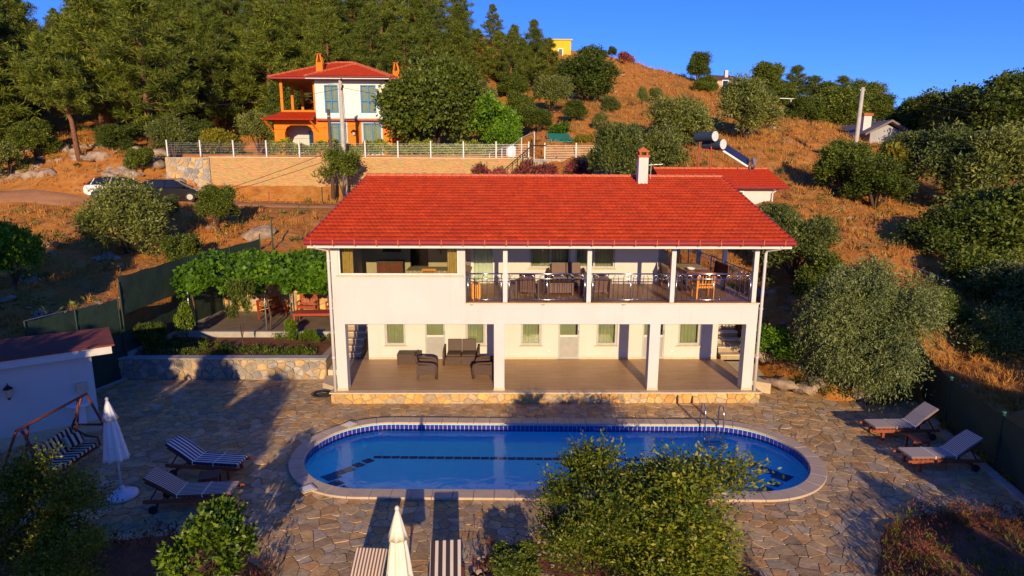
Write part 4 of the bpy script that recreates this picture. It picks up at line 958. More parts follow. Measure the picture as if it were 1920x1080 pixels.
# left boundary: lower netted wall, upper netted fence in two steps
def net_panel(t, a, b, za0, za1, zb0, zb1, name='net_panel', n=14, seed=1):
    """shade netting strung between two points, sagging a little"""
    r = random.Random(seed); V, Fq = [], []; m = 8
    for i in range(n+1):
        s = i/n; x, y = a[0]+(b[0]-a[0])*s, a[1]+(b[1]-a[1])*s; z0, z1 = za0+(zb0-za0)*s, za1+(zb1-za1)*s-.05*sin(pi*((s*3) % 1))
        for j in range(m+1):
            V.append((x+r.uniform(-.018, .018), y+r.uniform(-.018, .018), z0+(z1-z0)*j/m))
    for i in range(n):
        for j in range(m): k = i*(m+1)+j; Fq.append((k, k+m+1, k+m+2, k+1))
    q = MB(); q.v = V; q.f = Fq; return q.build(name, 'shade_net', t, world=True, smooth=True)
lf = thing('netted_fence', 'tall dark green netted fence at the left edge of the patio and garden', 'fence', (-14.5, 23, 0))
net_panel(lf, (-14.95, 19.6), (-14.42, 22.1), -.05, 1.75, .0, 1.75, seed=2); net_panel(lf, (-14.42, 22.1), (-14.2, 25.6), .6, 1.78, .75, 1.95, seed=3); net_panel(lf, (-14.2, 25.6), (-13.95, 29.3), .85, 1.98, .9, 2.5, seed=4)
for x, y, h in ((-14.9, 19.8, 1.75), (-14.4, 22.05, 1.9), (-14.2, 25.6, 2.0), (-13.95, 29.2, 2.5)): MB().cyl((x+.05, y, -.05), .035, h+.05, 8).build('post', 'green_post', lf, world=True)
MB().prism([(-14.9, 19.7), (-14.35, 22.0), (-14.22, 22.0), (-14.75, 19.7)], -.02, .08).build('footing', 'concrete', lf, world=True)
MB().prism([(-14.38, 22.2), (-14.0, 29.2), (-13.85, 29.2), (-14.2, 22.2)], .6, .98).build('footing', 'concrete', lf, world=True)
uf = thing('netted_fence', 'lower step of the dark netted fence above the white shed roof', 'fence', (-15, 20.5, 1.8))
net_panel(uf, (-15.5, 19.0), (-14.75, 22.55), 1.65, 2.98, 1.72, 2.98, seed=5)
for s in (0, .5, 1): MB().cyl((-15.5+.75*s, 19+3.55*s, 1.2), .028, 1.8, 8).build('post', 'green_post', uf, world=True)
MB().tube([(-15.5, 19, 3.0), (-14.75, 22.55, 3.0)], .012, 6).build('top_wire', 'galvanised', uf, world=True)
uf2 = thing('netted_fence', 'upper step of the dark netted fence rising behind the pergola', 'fence', (-14, 27, 2.2))
net_panel(uf2, (-14.72, 22.7), (-14.3, 27.0), 2.3, 3.82, 2.5, 4.0, seed=6); net_panel(uf2, (-14.3, 27.0), (-13.0, 32.0), 2.5, 4.0, 3.0, 4.25, seed=7)
for x, y, z in ((-14.72, 22.7, 1.9), (-14.3, 27, 2.2), (-13.6, 29.7, 2.5), (-13, 32, 2.8)): MB().cyl((x, y, z-.3), .03, 2.0, 8).build('post', 'green_post', uf2, world=True)
t = thing('wire_fence', 'thin green posts of a wire fence in the dry grass behind the pergola', 'fence', (-11, 32.6, 3.2))
for x, y in ((-12.4, 32.2), (-10.2, 32.9), (-8.0, 33.4)): z = H1(x, y); MB().cyl((x, y, z-.3), .04, 1.9, 8).build('post', 'green_post', t, world=True)
for k in range(5): MB().tube([(x, y, H1(x, y)+.3+k*.28) for x, y in ((-12.4, 32.2), (-10.2, 32.9), (-8.0, 33.4), (-6, 33.6))], .006, 4).build('wire', 'green_post', t, world=True)
for i, px in enumerate((505, 605)):
    p = aty(px, 380, 45.3); t = thing('fence_post', ['short rusty post in the dry grass below the long beige wall', 'dark green post in the dry grass beside the roof edge'][i], 'post', (p.x, 45.3, H1(p.x, 45.3))); MB().cyl((0, 0, -.3), .04, [1.1, 1.5][i], 8).cyl((0, 0, [.8, 1.2][i]), .05, .03, 8).build('shaft', ['red_iron', 'green_post'][i], t)
# right boundary fence
rf = thing('netted_fence', 'dark green netted fence along the right edge of the patio', 'fence', (13.9, 16.5, 0))
RFP = [(fence_x(y), y) for y in (9.5, 12.0, 14.65, 17.38, 20.39)]+[(15.7, 22.0)]
for i, (a, b) in enumerate(zip(RFP, RFP[1:])):
    zb0 = 0.0 if a[1] < 20.5 else .3*(a[1]-20.39); zb1 = 0.0 if b[1] < 20.5 else .3*(b[1]-20.39)
    net_panel(rf, a, b, zb0+.03, zb0+1.56, zb1+.03, zb1+1.56, seed=20+i); MB().cyl((a[0], a[1], zb0-.1), .045, 1.72, 8).build('post', 'green_post', rf, world=True)
    MB().cyl((a[0], a[1], zb0+1.62), .05, .03, 8).build('post_cap', 'green_sheet', rf, world=True)
# ================================================================== PERGOLA (posts and wires) AND BENCHES
pg = thing('pergola', 'pergola of thin grey pipe posts carrying the grape vine', 'pergola', (-10.5, 26.8, .9))
PGP = [(-13.75, 25.7), (-10.35, 25.5), (-7.5, 25.45), (-13.6, 28.6), (-10.4, 28.7), (-7.4, 28.7)]
for x, y in PGP: MB().cyl((x, y, .6), .03, 2.75, 8).build('post', 'galvanised', pg, world=True, smooth=True)
for y in (25.5, 27.1, 28.7): MB().tube([(-13.8, y, 3.33), (-6.2, y, 3.36)], .022, 6).build('beam', 'galvanised', pg, world=True)
for x in (-13.7, -11.8, -10.35, -8.9, -7.45): MB().tube([(x, 25.4, 3.38), (x, 28.8, 3.38)], .018, 6).build('rafter', 'galvanised', pg, world=True)
slat_bench('long red slatted bench against the yellow stone wall, right one under the vine', (-7.5, 28.6, .9), 0, 2.2); slat_bench('red slatted bench under the vine beside the dark fence', (-11.0, 28.0, .9), RAD(62), 1.3)
slat_bench('red slatted bench against the stone wall in the corner left of the long bench', (-9.6, 28.75, .9), 0, .9)
t = thing('wooden_table', 'low red wooden table in front of the long red bench', 'table', (-8.75, 27.2, .9), RAD(2))
for i in range(7): MB().box(-.95, .95, -.42+i*.12, -.31+i*.12, .46, .49).build('top_slat', 'bench_red', t)
for x in (-.85, .85):
    for y in (-.34, .34): MB().box(x-.04, x+.04, y-.04, y+.04, 0, .459).build('leg', 'bench_red', t)
MB().box(-.9, .9, -.40, -.36, .37, .458).box(-.9, .9, .36, .40, .37, .458).build('apron', 'bench_red', t)
# ================================================================== SHED (lower left) AND ITS FITTINGS
SU, SNB = Vector((-.807, -.590, 0)), Vector((-.590, .807, 0)); SC = Vector((-12.3, 17.3, 0))
def sp(a, b, z): return SC+SU*a+SNB*b+Vector((0, 0, z))
shed = thing('garden_shed', 'white plastered shed with low reddish roof at the left edge', 'shed', tuple(SC))
q = MB()
def ob(q, a0, a1, b0, b1, z0, z1):
    ps = [sp(a, b, z) for z in (z0, z1) for a, b in ((a0, b0), (a1, b0), (a1, b1), (a0, b1))]
    return q.add(ps, [(0,3,2,1),(4,5,6,7),(0,1,5,4),(1,2,6,5),(2,3,7,6),(3,0,4,7)])
ob(MB(), 0, 6, 0, 1.6, 0, 2.42).build('wall', 'white_plaster', shed, world=True)
ob(MB(), -.52, 6.2, -.22, -.16, 2.40, 2.62).build('fascia', 'white_paint', shed, world=True)
ob(MB(), -.52, 6.2, -.159, 1.9, 2.43, 2.47).build('soffit', 'white_paint', shed, world=True)
rp = [sp(-.6, -.26, 2.63), sp(6.3, -.26, 2.63), sp(6.3, 1.9, 2.80), sp(-.6, 1.9, 2.70)]
MB().slab(rp, (0, 0, .05)).build('roof', 'brown_roof', shed, world=True)
ob(MB(), -.05, 6, -.012, -.001, .0, .35).build('base_band', 'cream_trim', shed, world=True)
lm_ = thing('wall_lantern', 'dark metal wall lantern on the white shed wall', 'lantern', tuple(sp(1.98, -.12, 1.66)))
L0 = sp(2.35, -.02, 1.62)
MB().lathe([(.02, .22), (.10, .16), (.13, .13), (.02, .24)], n=6).build('cap', 'dark_steel', lm_); MB().lathe([(.05, -.12), (.10, .12)], n=6).build('glass_body', 'cream_trim', lm_); MB().lathe([(.01, -.2), (.055, -.12)], n=6).build('finial', 'dark_steel', lm_)
MB().bar((0, 0, .18), tuple(-SNB*-.12+Vector((0, 0, .26))), .02).build('bracket', 'dark_steel', lm_)
bs_ = thing('wash_basin', 'white half round wash basin on the shed wall', 'basin', tuple(sp(.45, -.02, .95)))
hp = [sp(.45, 0, 0)+SU*(.34*cos(a))-SNB*(.36*sin(a)) for a in np.linspace(0, pi, 13)]
MB().prism([(p.x, p.y) for p in hp], .93, 1.0).build('bowl', 'plastic_white', bs_, world=True, bevel=.02)
hp2 = [sp(.45, 0, 0)+SU*(.14*cos(a))-SNB*(.14*sin(a)) for a in np.linspace(0, pi, 9)]; MB().prism([(p.x, p.y) for p in hp2], .3, .929).build('pedestal', 'plastic_white', bs_, world=True)
mp_ = thing('paper_box', 'small cream box on the shed wall above the basin', 'box', tuple(sp(.35, -.03, 1.35))); ob(MB(), .22, .46, -.09, -.001, 1.3, 1.6).build('case', 'cream_trim', mp_, world=True, bevel=.01)
# ---- swing seat
sw = thing('swing_seat', 'garden swing seat with dark striped cushions in front of the shed', 'swing seat', (-11.35, 14.4, 0), pi/2)
for s in (-1, 1):
    for a, b in (((s*1.12, .06, 1.80), (s*1.15, .85, 0)), ((s*1.12, -.06, 1.80), (s*1.15, -.75, 0))): MB().tube([a, ((a[0]+b[0])/2, (a[1]+b[1])/2*1.02, (a[2]+b[2])/2), b], .032, 8).build('frame_leg', 'teak_dark', sw, smooth=True)
    MB().bar((s*1.14, .40, .95), (s*1.14, -.36, .95), .04, .05).build('brace', 'teak_dark', sw)
    MB().tube([(s*.85, 0, 1.8), (s*.86, .04, 1.55), (s*.88, .1, 1.2), (s*.9, .2, .85)], .028, 6).build('hanger', 'teak_dark', sw)
    MB().tube([(s*.9, .26, .95), (s*.92, -.05, .72), (s*.92, -.34, .68), (s*.92, -.38, .45)], .03, 6).build('armrest', 'teak_dark', sw)
MB().tube([(-1.2, 0, 1.82), (1.2, 0, 1.82)], .036, 10).build('top_bar', 'teak_dark', sw, smooth=True)
MB().bar((-1.15, .83, .12), (1.15, .83, .12), .05).build('ground_bar', 'teak_dark', sw)
def cushion(name, x0, x1, pts, th, mat, t, n=1):
    q = MB(); V = []
    for i, (y, z) in enumerate(pts):
        a = Vector((0, *pts[max(i-1, 0)])); b = Vector((0, *pts[min(i+1, len(pts)-1)])); d = (b-a).normalized(); nn = Vector((0, -d.z, d.y))
        for x in (x0, x1):
            for s in (0, 1): V.append(Vector((x, y, z))+nn*th*s)
    q.v = [tuple(v) for v in V]; k = len(pts)
    for i in range(k-1):
        a = i*4; b = a+4; q.f += [(a, b, b+2, a+2), (a+1, a+3, b+3, b+1), (a, a+1, b+1, b), (a+2, b+2, b+3, a+3)]
    q.f += [(0, 2, 3, 1), (4*(k-1), 4*(k-1)+1, 4*(k-1)+3, 4*(k-1)+2)]
    return q.build(name, mat, t, bevel=.02)
cushion('seat_cushion', -.85, .85, [(-.36, .47), (0, .45), (.2, .44)], .1, 'stripe_wide_x', sw); cushion('back_cushion', -.85, .85, [(.16, .5), (.3, .75), (.38, 1.0)], .1, 'stripe_wide_x', sw)
MB().box(-.9, .9, -.36, .22, .40, .435).build('seat_frame', 'teak_dark', sw)
for x, a in ((-.62, 25), (.55, -20)):
    o = MB().obox((0, 0, 0), (.42, .13, .34)).build('cushion', 'stripe_wide_x', bevel=.05); o.location = (-11.35-.03, 14.4+x, .78); o.rotation_euler = (RAD(-30), 0, RAD(90+a)); tag(o, 'striped loose pillow on the swing seat, %s' % ('the one at the near end' if x < 0 else 'the one at the far end beside the basin'), 'cushion', 'pillows on the swing seat')
# ---- parasols (closed)
def parasol(label, loc, lean, canvas='canvas', h=2.45, base=True):
    t = thing('parasol', label, 'parasol', loc); t.rotation_euler = (lean[0], lean[1], 0)
    MB().cyl((0, 0, .06), .024, h-.06, 10).build('pole', 'white_metal', t, smooth=True)
    def wob(a, i): return 1+ (.13*cos(8*a)+.05*cos(3*a+1))*min(1, i/2)
    MB().lathe([(.035, h-.06), (.06, h-.2), (.10, h-.42), (.15, h-.75), (.19, h-1.1), (.235, h-1.42), (.26, h-1.5), (.20, h-1.49), (.03, h-1.42)], n=48, wob=wob).build('canopy', canvas, t, smooth=True)
    MB().lathe([(.03, h-.03), (.07, h-.16), (.12, h-.36), (.165, h-.50), (.15, h-.49), (.08, h-.3)], n=48, wob=lambda a, i: 1+(.06*cos(8*a+.4))*min(1, i/2)).build('vent_cap', canvas, t, smooth=True)
    MB().lathe([(.01, -.04), (.035, -.015), (.04, .02), (.03, .05), (.005, .065)], (0, 0, h), 14).build('finial', 'white_paint', t, smooth=True)
    MB().tube([(.2*cos(a), .2*sin(a), h-1.15+.01*sin(3*a)) for a in np.linspace(0, 2*pi, 25)], .008, 5).build('tie', 'white_paint', t)
    if base: MB().lathe([(.30, .0), (.33, .02), (.32, .10), (.24, .15), (.06, .17), (.05, .30), (.03, .30)], n=28).build('base', 'plastic_white', t, smooth=True)
    return t
parasol('closed white parasol standing in the shade left of the loungers', (*atz(232, 932, 0.02)[:2], .02), (RAD(0), RAD(-2.3)), 'cloth_white', 2.5)
parasol('closed cream parasol in the sun at the bottom edge between two loungers', (-1.71, 8.82, .02), (0, 0), 'canvas', 2.42)
# ---- sun loungers
def lounger(label, loc, rz, mat, back=32, group='wooden sun loungers'):
    t = thing('sun_lounger', label, 'sun lounger', loc, rz, group)
    ca, sa = cos(RAD(back)), sin(RAD(back)); X0 = -.22
    for s in (-1, 1):
        MB().box(-.95, 1.0, s*.31-.02, s*.31+.02, .24, .33).build('side_rail', 'teak', t)
        MB().box(.72, .79, s*.30-.03, s*.30+.03, 0, .239).build('leg', 'teak', t)
        MB().bar((-.62, s*.30, .24), (-.72, s*.30, .08), .05, .06).build('leg', 'teak_dark', t)
        MB().tube([(-.74, s*.34-.025, .095), (-.74, s*.34+.025, .095)], .095, 16).build('wheel', 'rubber_black', t)
        MB().box(.98, 1.10, s*.31-.022, s*.31+.022, .27, .325).build('handle', 'teak', t)
        MB().bar((X0, s*.26, .345), (X0-.78*ca, s*.26, .345+.78*sa), .04, .05).build('back_rail', 'teak_dark', t)
    for y_ in (-.2, .2): MB().bar((X0-.5*ca, y_, .345+.45*sa), (X0-.62, y_, .28), .03).build('prop', 'teak_dark', t)
    for i in range(9): MB().box(-.12+i*.125, -.03+i*.125, -.29, .29, .331, .35).build('slat', 'teak', t)
    for i in range(6):
        u = .1+i*.125; MB().obox((X0-u*ca, 0, .365+u*sa), (.09, .54, .018), Matrix.Rotation(RAD(back), 3, 'Y')).build('slat', 'teak_dark', t)
    MB().tube([(-.74, -.36, .095), (-.74, .36, .095)], .015, 8).build('axle', 'dark_steel', t)
    q = MB(); prof = [(1.0, .352), (.4, .352), (-.2, .352), (-.26, .372), (X0-.45*ca, .385+.45*sa), (X0-.84*ca, .385+.84*sa)]; V = []
    for i, (x, z) in enumerate(prof):
        a = Vector((prof[max(i-1, 0)][0], 0, prof[max(i-1, 0)][1])); b = Vector((prof[min(i+1, 5)][0], 0, prof[min(i+1, 5)][1])); d = (b-a).normalized(); nn = Vector((d.z, 0, -d.x))
        if nn.z < 0: nn = -nn
        for y in (-.295, .295):
            for s in (0, 1): V.append(tuple(Vector((x, y, z))+nn*.065*s))
    q.v = V
    for i in range(5):
        a = i*4; b = a+4; q.f += [(a, b, b+2, a+2), (a+1, a+3, b+3, b+1), (a, a+1, b+1, b), (a+2, b+2, b+3, a+3)]
    q.f += [(0, 2, 3, 1), (20, 21, 23, 22)]
    mt = q.build('mattress', mat, t, bevel=.02)
    for x in (.35, -.21): MB().box(x-.01, x+.01, -.302, .302, .34, .424).build('strap', 'cloth_white', mt)
    return t
lounger('wooden sun lounger with fine brown stripes, front one of the left pair', (-7.35, 13.05, .02), RAD(4), 'stripe_brown')
lounger('wooden sun lounger with bold navy stripes, rear one of the left pair', (-7.75, 14.62, .02), RAD(-7), 'stripe_navy')
lounger('wooden sun lounger with grey stripes under the olive tree, rear one of the right pair', (12.02, 16.72, .02), RAD(181), 'stripe_grey', 40)
lounger('wooden sun lounger with beige stripes, front one of the right pair', (11.82, 14.82, .02), RAD(181), 'stripe_grey', 36)
lounger('wooden sun lounger with narrow brown stripes left of the cream parasol', (-2.5, 9.15, .02), RAD(-94), 'stripe_brown', 34)
lounger('wooden sun lounger with wide black stripes right of the cream parasol', (-1.02, 9.38, .02), RAD(-86), 'stripe_wide', 34)
def side_table(label, loc, rz):
    t = thing('side_table', label, 'table', loc, rz, 'small wooden side tables')
    for i in range(5): MB().box(-.23, .23, -.225+i*.092, -.143+i*.092, .36, .38).build('top_slat', 'teak_dark', t)
    for x in (-1, 1):
        for y in (-1, 1): MB().box(x*.19-.025, x*.19+.025, y*.19-.025, y*.19+.025, 0, .359).build('leg', 'teak', t)
    MB().box(-.2, .2, -.205, -.18, .29, .358).box(-.2, .2, .18, .205, .29, .358).build('apron', 'teak', t)
side_table('small dark wooden table between the two left loungers', (-7.28, 13.78, .02), RAD(15)); side_table('small dark wooden table between the two right loungers', (11.85, 15.75, .02), RAD(-8))
# ================================================================== ANNEX BEHIND
def gable_roof(parent, x0e, x1e, ye, ze, x0r, x1r, yr, zr, yb, rows, per, mat='roof_tile', th=.08):
    m = MB().slab([(x0e, ye, ze-th), (x1e, ye, ze-th), (x1r, yr, zr-th), (x0r, yr, zr-th)], (0, 0, th*.6)).slab([(x0e, yb, ze-th), (x1e, yb, ze-th), (x1r, yr, zr-th), (x0r, yr, zr-th)], (0, 0, th*.6))
    rf_ = m.build('roof', 'gutter_red', parent, world=True); inv = np.array(root_matrix(parent).inverted()); n = int((x1e-x0e)/per*4)+1
    for a in (ye, yb):
        u = np.linspace(0, 1, n); lines = []
        for k in range(rows):
            for s, lift in ((k/rows-.001, -.005), (k/rows-.001, .05), ((k+1)/rows, 0.)):
                xa, xb = x0e+(x0r-x0e)*s, x1e+(x1r-x1e)*s; h = lift+(.03*np.abs(np.cos(pi*u*(x1e-x0e)/per)) if lift >= 0 else 0*u)
                lines.append(np.stack([xa+(xb-xa)*u, a+(yr-a)*s+0*u, ze+(zr-ze)*s+h], -1))
        V = np.concatenate(lines); ix = np.arange(len(V)).reshape(-1, n)
        Fq = np.concatenate([np.stack([ix[i, :-1], ix[i, 1:], ix[i+1, 1:], ix[i+1, :-1]], -1) for i in range(len(lines)-1) if i % 3 != 2])
        o = bpy.data.objects.new('roof_tiles', np_mesh('roof_tiles', V @ inv[:3, :3].T+inv[:3, 3], Fq, mat)); link(o, rf_); o['kind'] = 'stuff'
    return rf_
ann = thing('annex', 'small white annex with red tiled roof behind the right end of the villa', 'house', (13.2, 36.4, 4.5))
MB().box(10.2, 16.35, 36.4, 41.2, 3.0, 6.95).build('wall', 'white_plaster', ann, world=True)
arf = gable_roof(ann, 9.6, 17.0, 35.85, 6.98, 9.6, 16.9, 38.8, 8.03, 41.8, 10, .2)
MB().tube([(9.6, 35.8, 6.93), (17.02, 35.8, 6.93)], .07, 8).build('gutter', 'gutter_red', arf, world=True)
for i in range(18): MB().tube([(9.6+i*.405, 38.8, 8.06), (10.0+i*.405, 38.8, 8.05)], [.11, .09], 8).build('ridge_tile', 'ridge_red', arf, world=True)
w = frame_x(MB(), 13.7, 14.55, 5.6, 6.72, 36.34, 36.39, .07).build('window', 'white_metal', ann, world=True); MB().box(13.77, 14.48, 36.35, 36.36, 5.67, 6.65).build('pane', 'mirror_dark', w, world=True); MB().box(14.1, 14.15, 36.33, 36.345, 5.67, 6.65).build('mullion', 'white_metal', w, world=True)
MB().tube([(16.75, 35.8, 6.9), (16.5, 36.25, 6.8), (16.28, 36.3, 6.6), (16.28, 36.3, 4.0)], .05, 8).build('downpipe', 'white_paint', ann, world=True)
MB().tube([(14.9, 36.37, 4.9), (15.3, 36.37, 5.05), (15.8, 36.37, 5.5), (16.3, 36.37, 6.3)], .012, 5).build('cable', 'dark_steel', ann, world=True)
sh_ = thing('solar_heater', 'solar water heater with two tanks on a red frame on the annex roof', 'solar heater', (14, 38.8, 8.05))
def aP(px, py, y=38.6): return aty(px, py, y)
ta, tb_ = aP(1333, 256), aP(1348, 271)
for c, nm in ((ta, 'tank'), (tb_, 'tank')):
    tk = MB().tube([c+Vector((-.62, .9, 0)), c+Vector((.12, -.35, 0))], .30, 20).build(nm, 'cushion_blue', sh_, world=True, smooth=False); e = c+Vector((.125, -.36, 0)); MB().tube([e, e+Vector((.02, -.03, 0))], .31, 20).build('end_cap', 'white_metal', tk, world=True)
for dx, dy in ((.1, 0), (-.5, .5)):
    MB().tube([(ta.x+dx, 38.7+dy, 8.0), (ta.x+dx, 38.7+dy, ta.z-.2)], .04, 6).build('leg', 'red_iron', sh_, world=True)
MB().bar((ta.x-.5, 39.2, ta.z-.75), (tb_.x+.3, 38.5, tb_.z-.35), .07).build('frame', 'red_iron', sh_, world=True)
pa, pb = aP(1352, 280), aP(1402, 312); dv = Vector((.30, .75, .42)).normalized()*.95; nrm = (pb-pa).cross(dv).normalized()*.08
MB().slab([pa, pb, pb+dv, pa+dv], nrm).build('collector', 'solar_glass', sh_, world=True); MB().bar(pa, pb, .06, .12).bar(pa+dv, pb+dv, .06, .12).bar(pb, pb+dv, .06, .12).build('collector_frame', 'galvanised', sh_, world=True)
MB().bar(pb+Vector((-.6, 0, .1)), (pb.x-.6, pb.y, 7.9), .04).build('leg', 'red_iron', sh_, world=True)
ds = thing('satellite_dish', 'round satellite dish beside the solar heater on the annex roof', 'satellite dish', (16.0, 38.4, 8.0))
dc = aP(1413, 304, 38.4); dq = MB(); N = Vector((.80, -.52, .30)).normalized(); A1 = N.orthogonal().normalized(); A2 = N.cross(A1); rings = [(0, -.10), (.15, -.08), (.30, -.02), (.40, .05)]
V = []
for r_, d in rings:
    for k in range(20): a = 2*pi*k/20; V.append(tuple(dc+N*d+(A1*cos(a)+A2*sin(a))*r_))
dq.v = V
for i in range(3):
    for k in range(20): dq.f.append((i*20+k, i*20+(k+1) % 20, (i+1)*20+(k+1) % 20, (i+1)*20+k))
dq.build('dish', 'galvanised', ds, world=True, smooth=True); MB().tube([dc-N*.1, dc-N*.2+Vector((0, 0, -.3)), (dc.x-.15, dc.y, 7.95)], .03, 6).build('mast', 'galvanised', ds, world=True); MB().tube([dc+A2*.35, dc+N*.45], .012, 5).build('feed_arm', 'galvanised', ds, world=True)
# ================================================================== UPPER TERRACE: RETAINING WALL, FENCE, STAIR
rw = thing('retaining_wall', 'long beige split stone retaining wall below the orange house', 'retaining wall', (-10, 48, 5.5))
MB().box(-22.9, 2.1, 48.0, 48.35, 4.5, 8.80).build('wall_face', 'split_stone', rw, world=True); MB().box(-22.95, 2.15, 47.95, 48.4, 8.801, 8.88).build('coping', 'cream_trim', rw, world=True)
sw1 = thing('stone_pier', 'grey and yellow rubble stone wall at the left end of the beige wall', 'stone wall', (-24.5, 47.9, 5.5))
MB().box(-26.3, -22.92, 47.9, 48.3, 4.5, 8.82).build('core', 'concrete', sw1, world=True)
stones(cells(-26.3, -22.92, 5.0, 8.80, .40, .30, .06, r4, .25, .45), lambda x, y, h: (x, 47.9-h, y), lambda r, x, y: pcol(r, x, y) if r.random() < .5 else gcol(r, x, y), sw1, 'stone', 'stone_attr', r4, (.03, .08), .05, 150, None, -.01, .2, .06)
sw2 = thing('stone_pier', 'yellow rubble stone wall behind the pink oleanders', 'stone wall', (5.2, 48.5, 7.5))
MB().box(2.4, 8.5, 48.5, 48.9, 5.0, 8.82).build('core', 'concrete', sw2, world=True)
stones(cells(2.4, 8.5, 7.2, 8.80, .44, .34, .06, r4, .2, .45), lambda x, y, h: (x, 48.5-h, y), lambda r, x, y: pcol(r, x, y) if r.random() < .7 else gcol(r, x, y), sw2, 'stone', 'stone_attr', r4, (.03, .08), .05, 150, None, -.01, .2, .06)
me_p = bpy.data.meshes.new('post'); q = MB().box(-.045, .045, -.045, .045, 0, 1.22).box(-.06, .06, -.06, .06, 1.221, 1.25); me_p.from_pydata(q.v, [], q.f); me_p.materials.append(M['white_metal'])
def wire_fence(label, x0, x1, y, z, n):
    t = thing('white_fence', label, 'fence', ((x0+x1)/2, y, z))
    for i in range(n+1): piece('post', me_p, t, (x0+(x1-x0)*i/n-(x0+x1)/2, 0, 0))
    for k in range(8): MB().tube([(x0, y, z+.12+k*.13), (x1, y, z+.12+k*.13)], .008, 4).build('wire', 'galvanised', t, world=True)
wire_fence('white post and wire fence along the top of the long beige wall', -26.2, 2.0, 48.17, 8.885, 11); wire_fence('white post and wire fence on the yellow stone wall behind the oleanders', 3.3, 8.3, 48.7, 8.825, 2)
stt = thing('metal_stair', 'dark metal stair with railings climbing beside the end of the beige wall', 'stair', (1.4, 47.6, 7))
for k in range(9):
    MB().box(-.6+k*.32, -.30+k*.32, 46.9, 47.85, 6.5+k*.27, 6.53+k*.27).build('tread', 'dark_steel', stt, world=True)
for y in (46.9, 47.85):
    MB().bar((-.6, y, 6.45), (2.3, y, 8.85), .05, .18).build('stringer', 'dark_steel', stt, world=True); MB().tube([(-.6, y, 7.4), (2.2, y, 9.8), (3.3, y, 9.8)], .03, 6).build('handrail', 'dark_steel', stt, world=True)
    for k in range(8): x = -.4+k*.38; MB().tube([(x, y, 6.55+.83*(x+.6)), (x, y, 7.4+.857*(x+.6))], .015, 5).build('baluster', 'dark_steel', stt, world=True)
pf = thing('pipe_frame', 'tall white pipe frame with sloping top rail above the metal stair', 'frame', (.8, 48.9, 8.9))
fp = [aty(x, y, 48.9) for x, y in ((918, 288), (941, 278), (962, 271), (978, 258), (1002, 247))]
for p in fp: MB().tube([(p.x, 48.9, 8.3), tuple(p)], .04, 6).build('post', 'white_metal', pf, world=True)
MB().tube([tuple(aty(905, 290, 48.9))]+[tuple(p) for p in fp], .035, 6).build('top_rail', 'galvanised', pf, world=True)
gs = thing('green_shelter', 'low shelter roofed with green sheeting on the terrace above the villa', 'shelter', (4.5, 52, 9.1))
a = aty(1030, 248, 51); b = aty(1078, 266, 51)
MB().slab([(a.x, 51.6, b.z), (b.x, 51.6, b.z), (b.x-.3, 53.4, a.z), (a.x-.1, 53.4, a.z)], (0, 0, .06)).build('roof', 'green_sheet', gs, world=True)
for x in (a.x+.1, b.x-.1): MB().box(x-.05, x+.05, 51.7, 51.8, 8.8, b.z).build('post', 'old_wood', gs, world=True)
MB().box(a.x+.2, b.x-.2, 53.0, 53.1, 8.8, b.z).build('back_panel', 'green_sheet', gs, world=True)
t = thing('water_tank', 'small white tank on the terrace beside the stair', 'tank', (*aty(958, 300, 49.4)[:2], 8.95)); MB().lathe([(.4, 0), (.42, .1), (.42, .75), (.36, .85), (.1, .9)], n=18).build('body', 'plastic_white', t, smooth=True); MB().lathe([(.14, .9), (.14, .96), (.02, .97)], n=14).build('lid', 'galvanised', t)
# ================================================================== ORANGE HOUSE
oh = thing('orange_house', 'two storey orange and white house with red roof and blue windows on the upper terrace', 'house', (-15, 54, 9.1))
def ob_(mb, nm, mat, parent=None, **k): return mb.build(nm, mat, parent or oh, world=True, **k)
ob_(wall_x(MB(), -20.1, -9.8, 9.0, 12.25, 54.4, 54.7, [(-19.2, -16.7, 9.0, 11.75), (-15.15, -13.85, 9.3, 11.95), (-12.3, -10.75, 9.3, 11.95)]), 'front_wall', 'orange_plaster')
ob_(MB().box(-16.5, -9.8, 54.7, 63, 9, 12.25).box(-20.1, -19.8, 54.7, 61, 9.0, 12.25).box(-19.8, -16.5, 60.7, 61, 9, 12.25), 'wall', 'orange_plaster') if False else None
ob_(MB().box(-10.1, -9.8, 54.7, 63, 9, 12.25).box(-20.1, -19.8, 56, 61, 9.0, 12.25).box(-19.8, -10.1, 62.7, 63, 9, 12.25), 'wall', 'orange_plaster')
ob_(wall_x(MB(), -19.8, -16.3, 9.0, 12.2, 57.0, 57.2, [(-17.9, -16.9, 9.9, 11.4)]), 'porch_wall', 'white_plaster')
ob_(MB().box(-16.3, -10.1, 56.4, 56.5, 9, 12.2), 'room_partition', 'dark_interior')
ob_(MB().prism([(0, 0), (.5, 0), (0, -.5)], 0, .3), 'arch_corner', 'orange_plaster') if False else None
for s, x in ((1, -19.2), (-1, -16.7)):
    c = MB().slab([(x, 54.42, 11.75), (x+s*.55, 54.42, 11.75), (x+s*.2, 54.42, 11.55), (x, 54.42, 11.1)], (0, .26, 0)); ob_(c, 'arch_bracket', 'orange_plaster')
wp = ob_(frame_x(MB(), -17.9, -16.9, 9.9, 11.4, 56.95, 57.05, .07), 'window', 'blue_frame'); ob_(MB().box(-17.43, -17.37, 56.94, 57.06, 9.97, 11.33), 'mullion', 'blue_frame', wp); ob_(MB().box(-17.83, -16.97, 57.0, 57.01, 9.97, 11.33), 'pane', 'mirror_dark', wp)
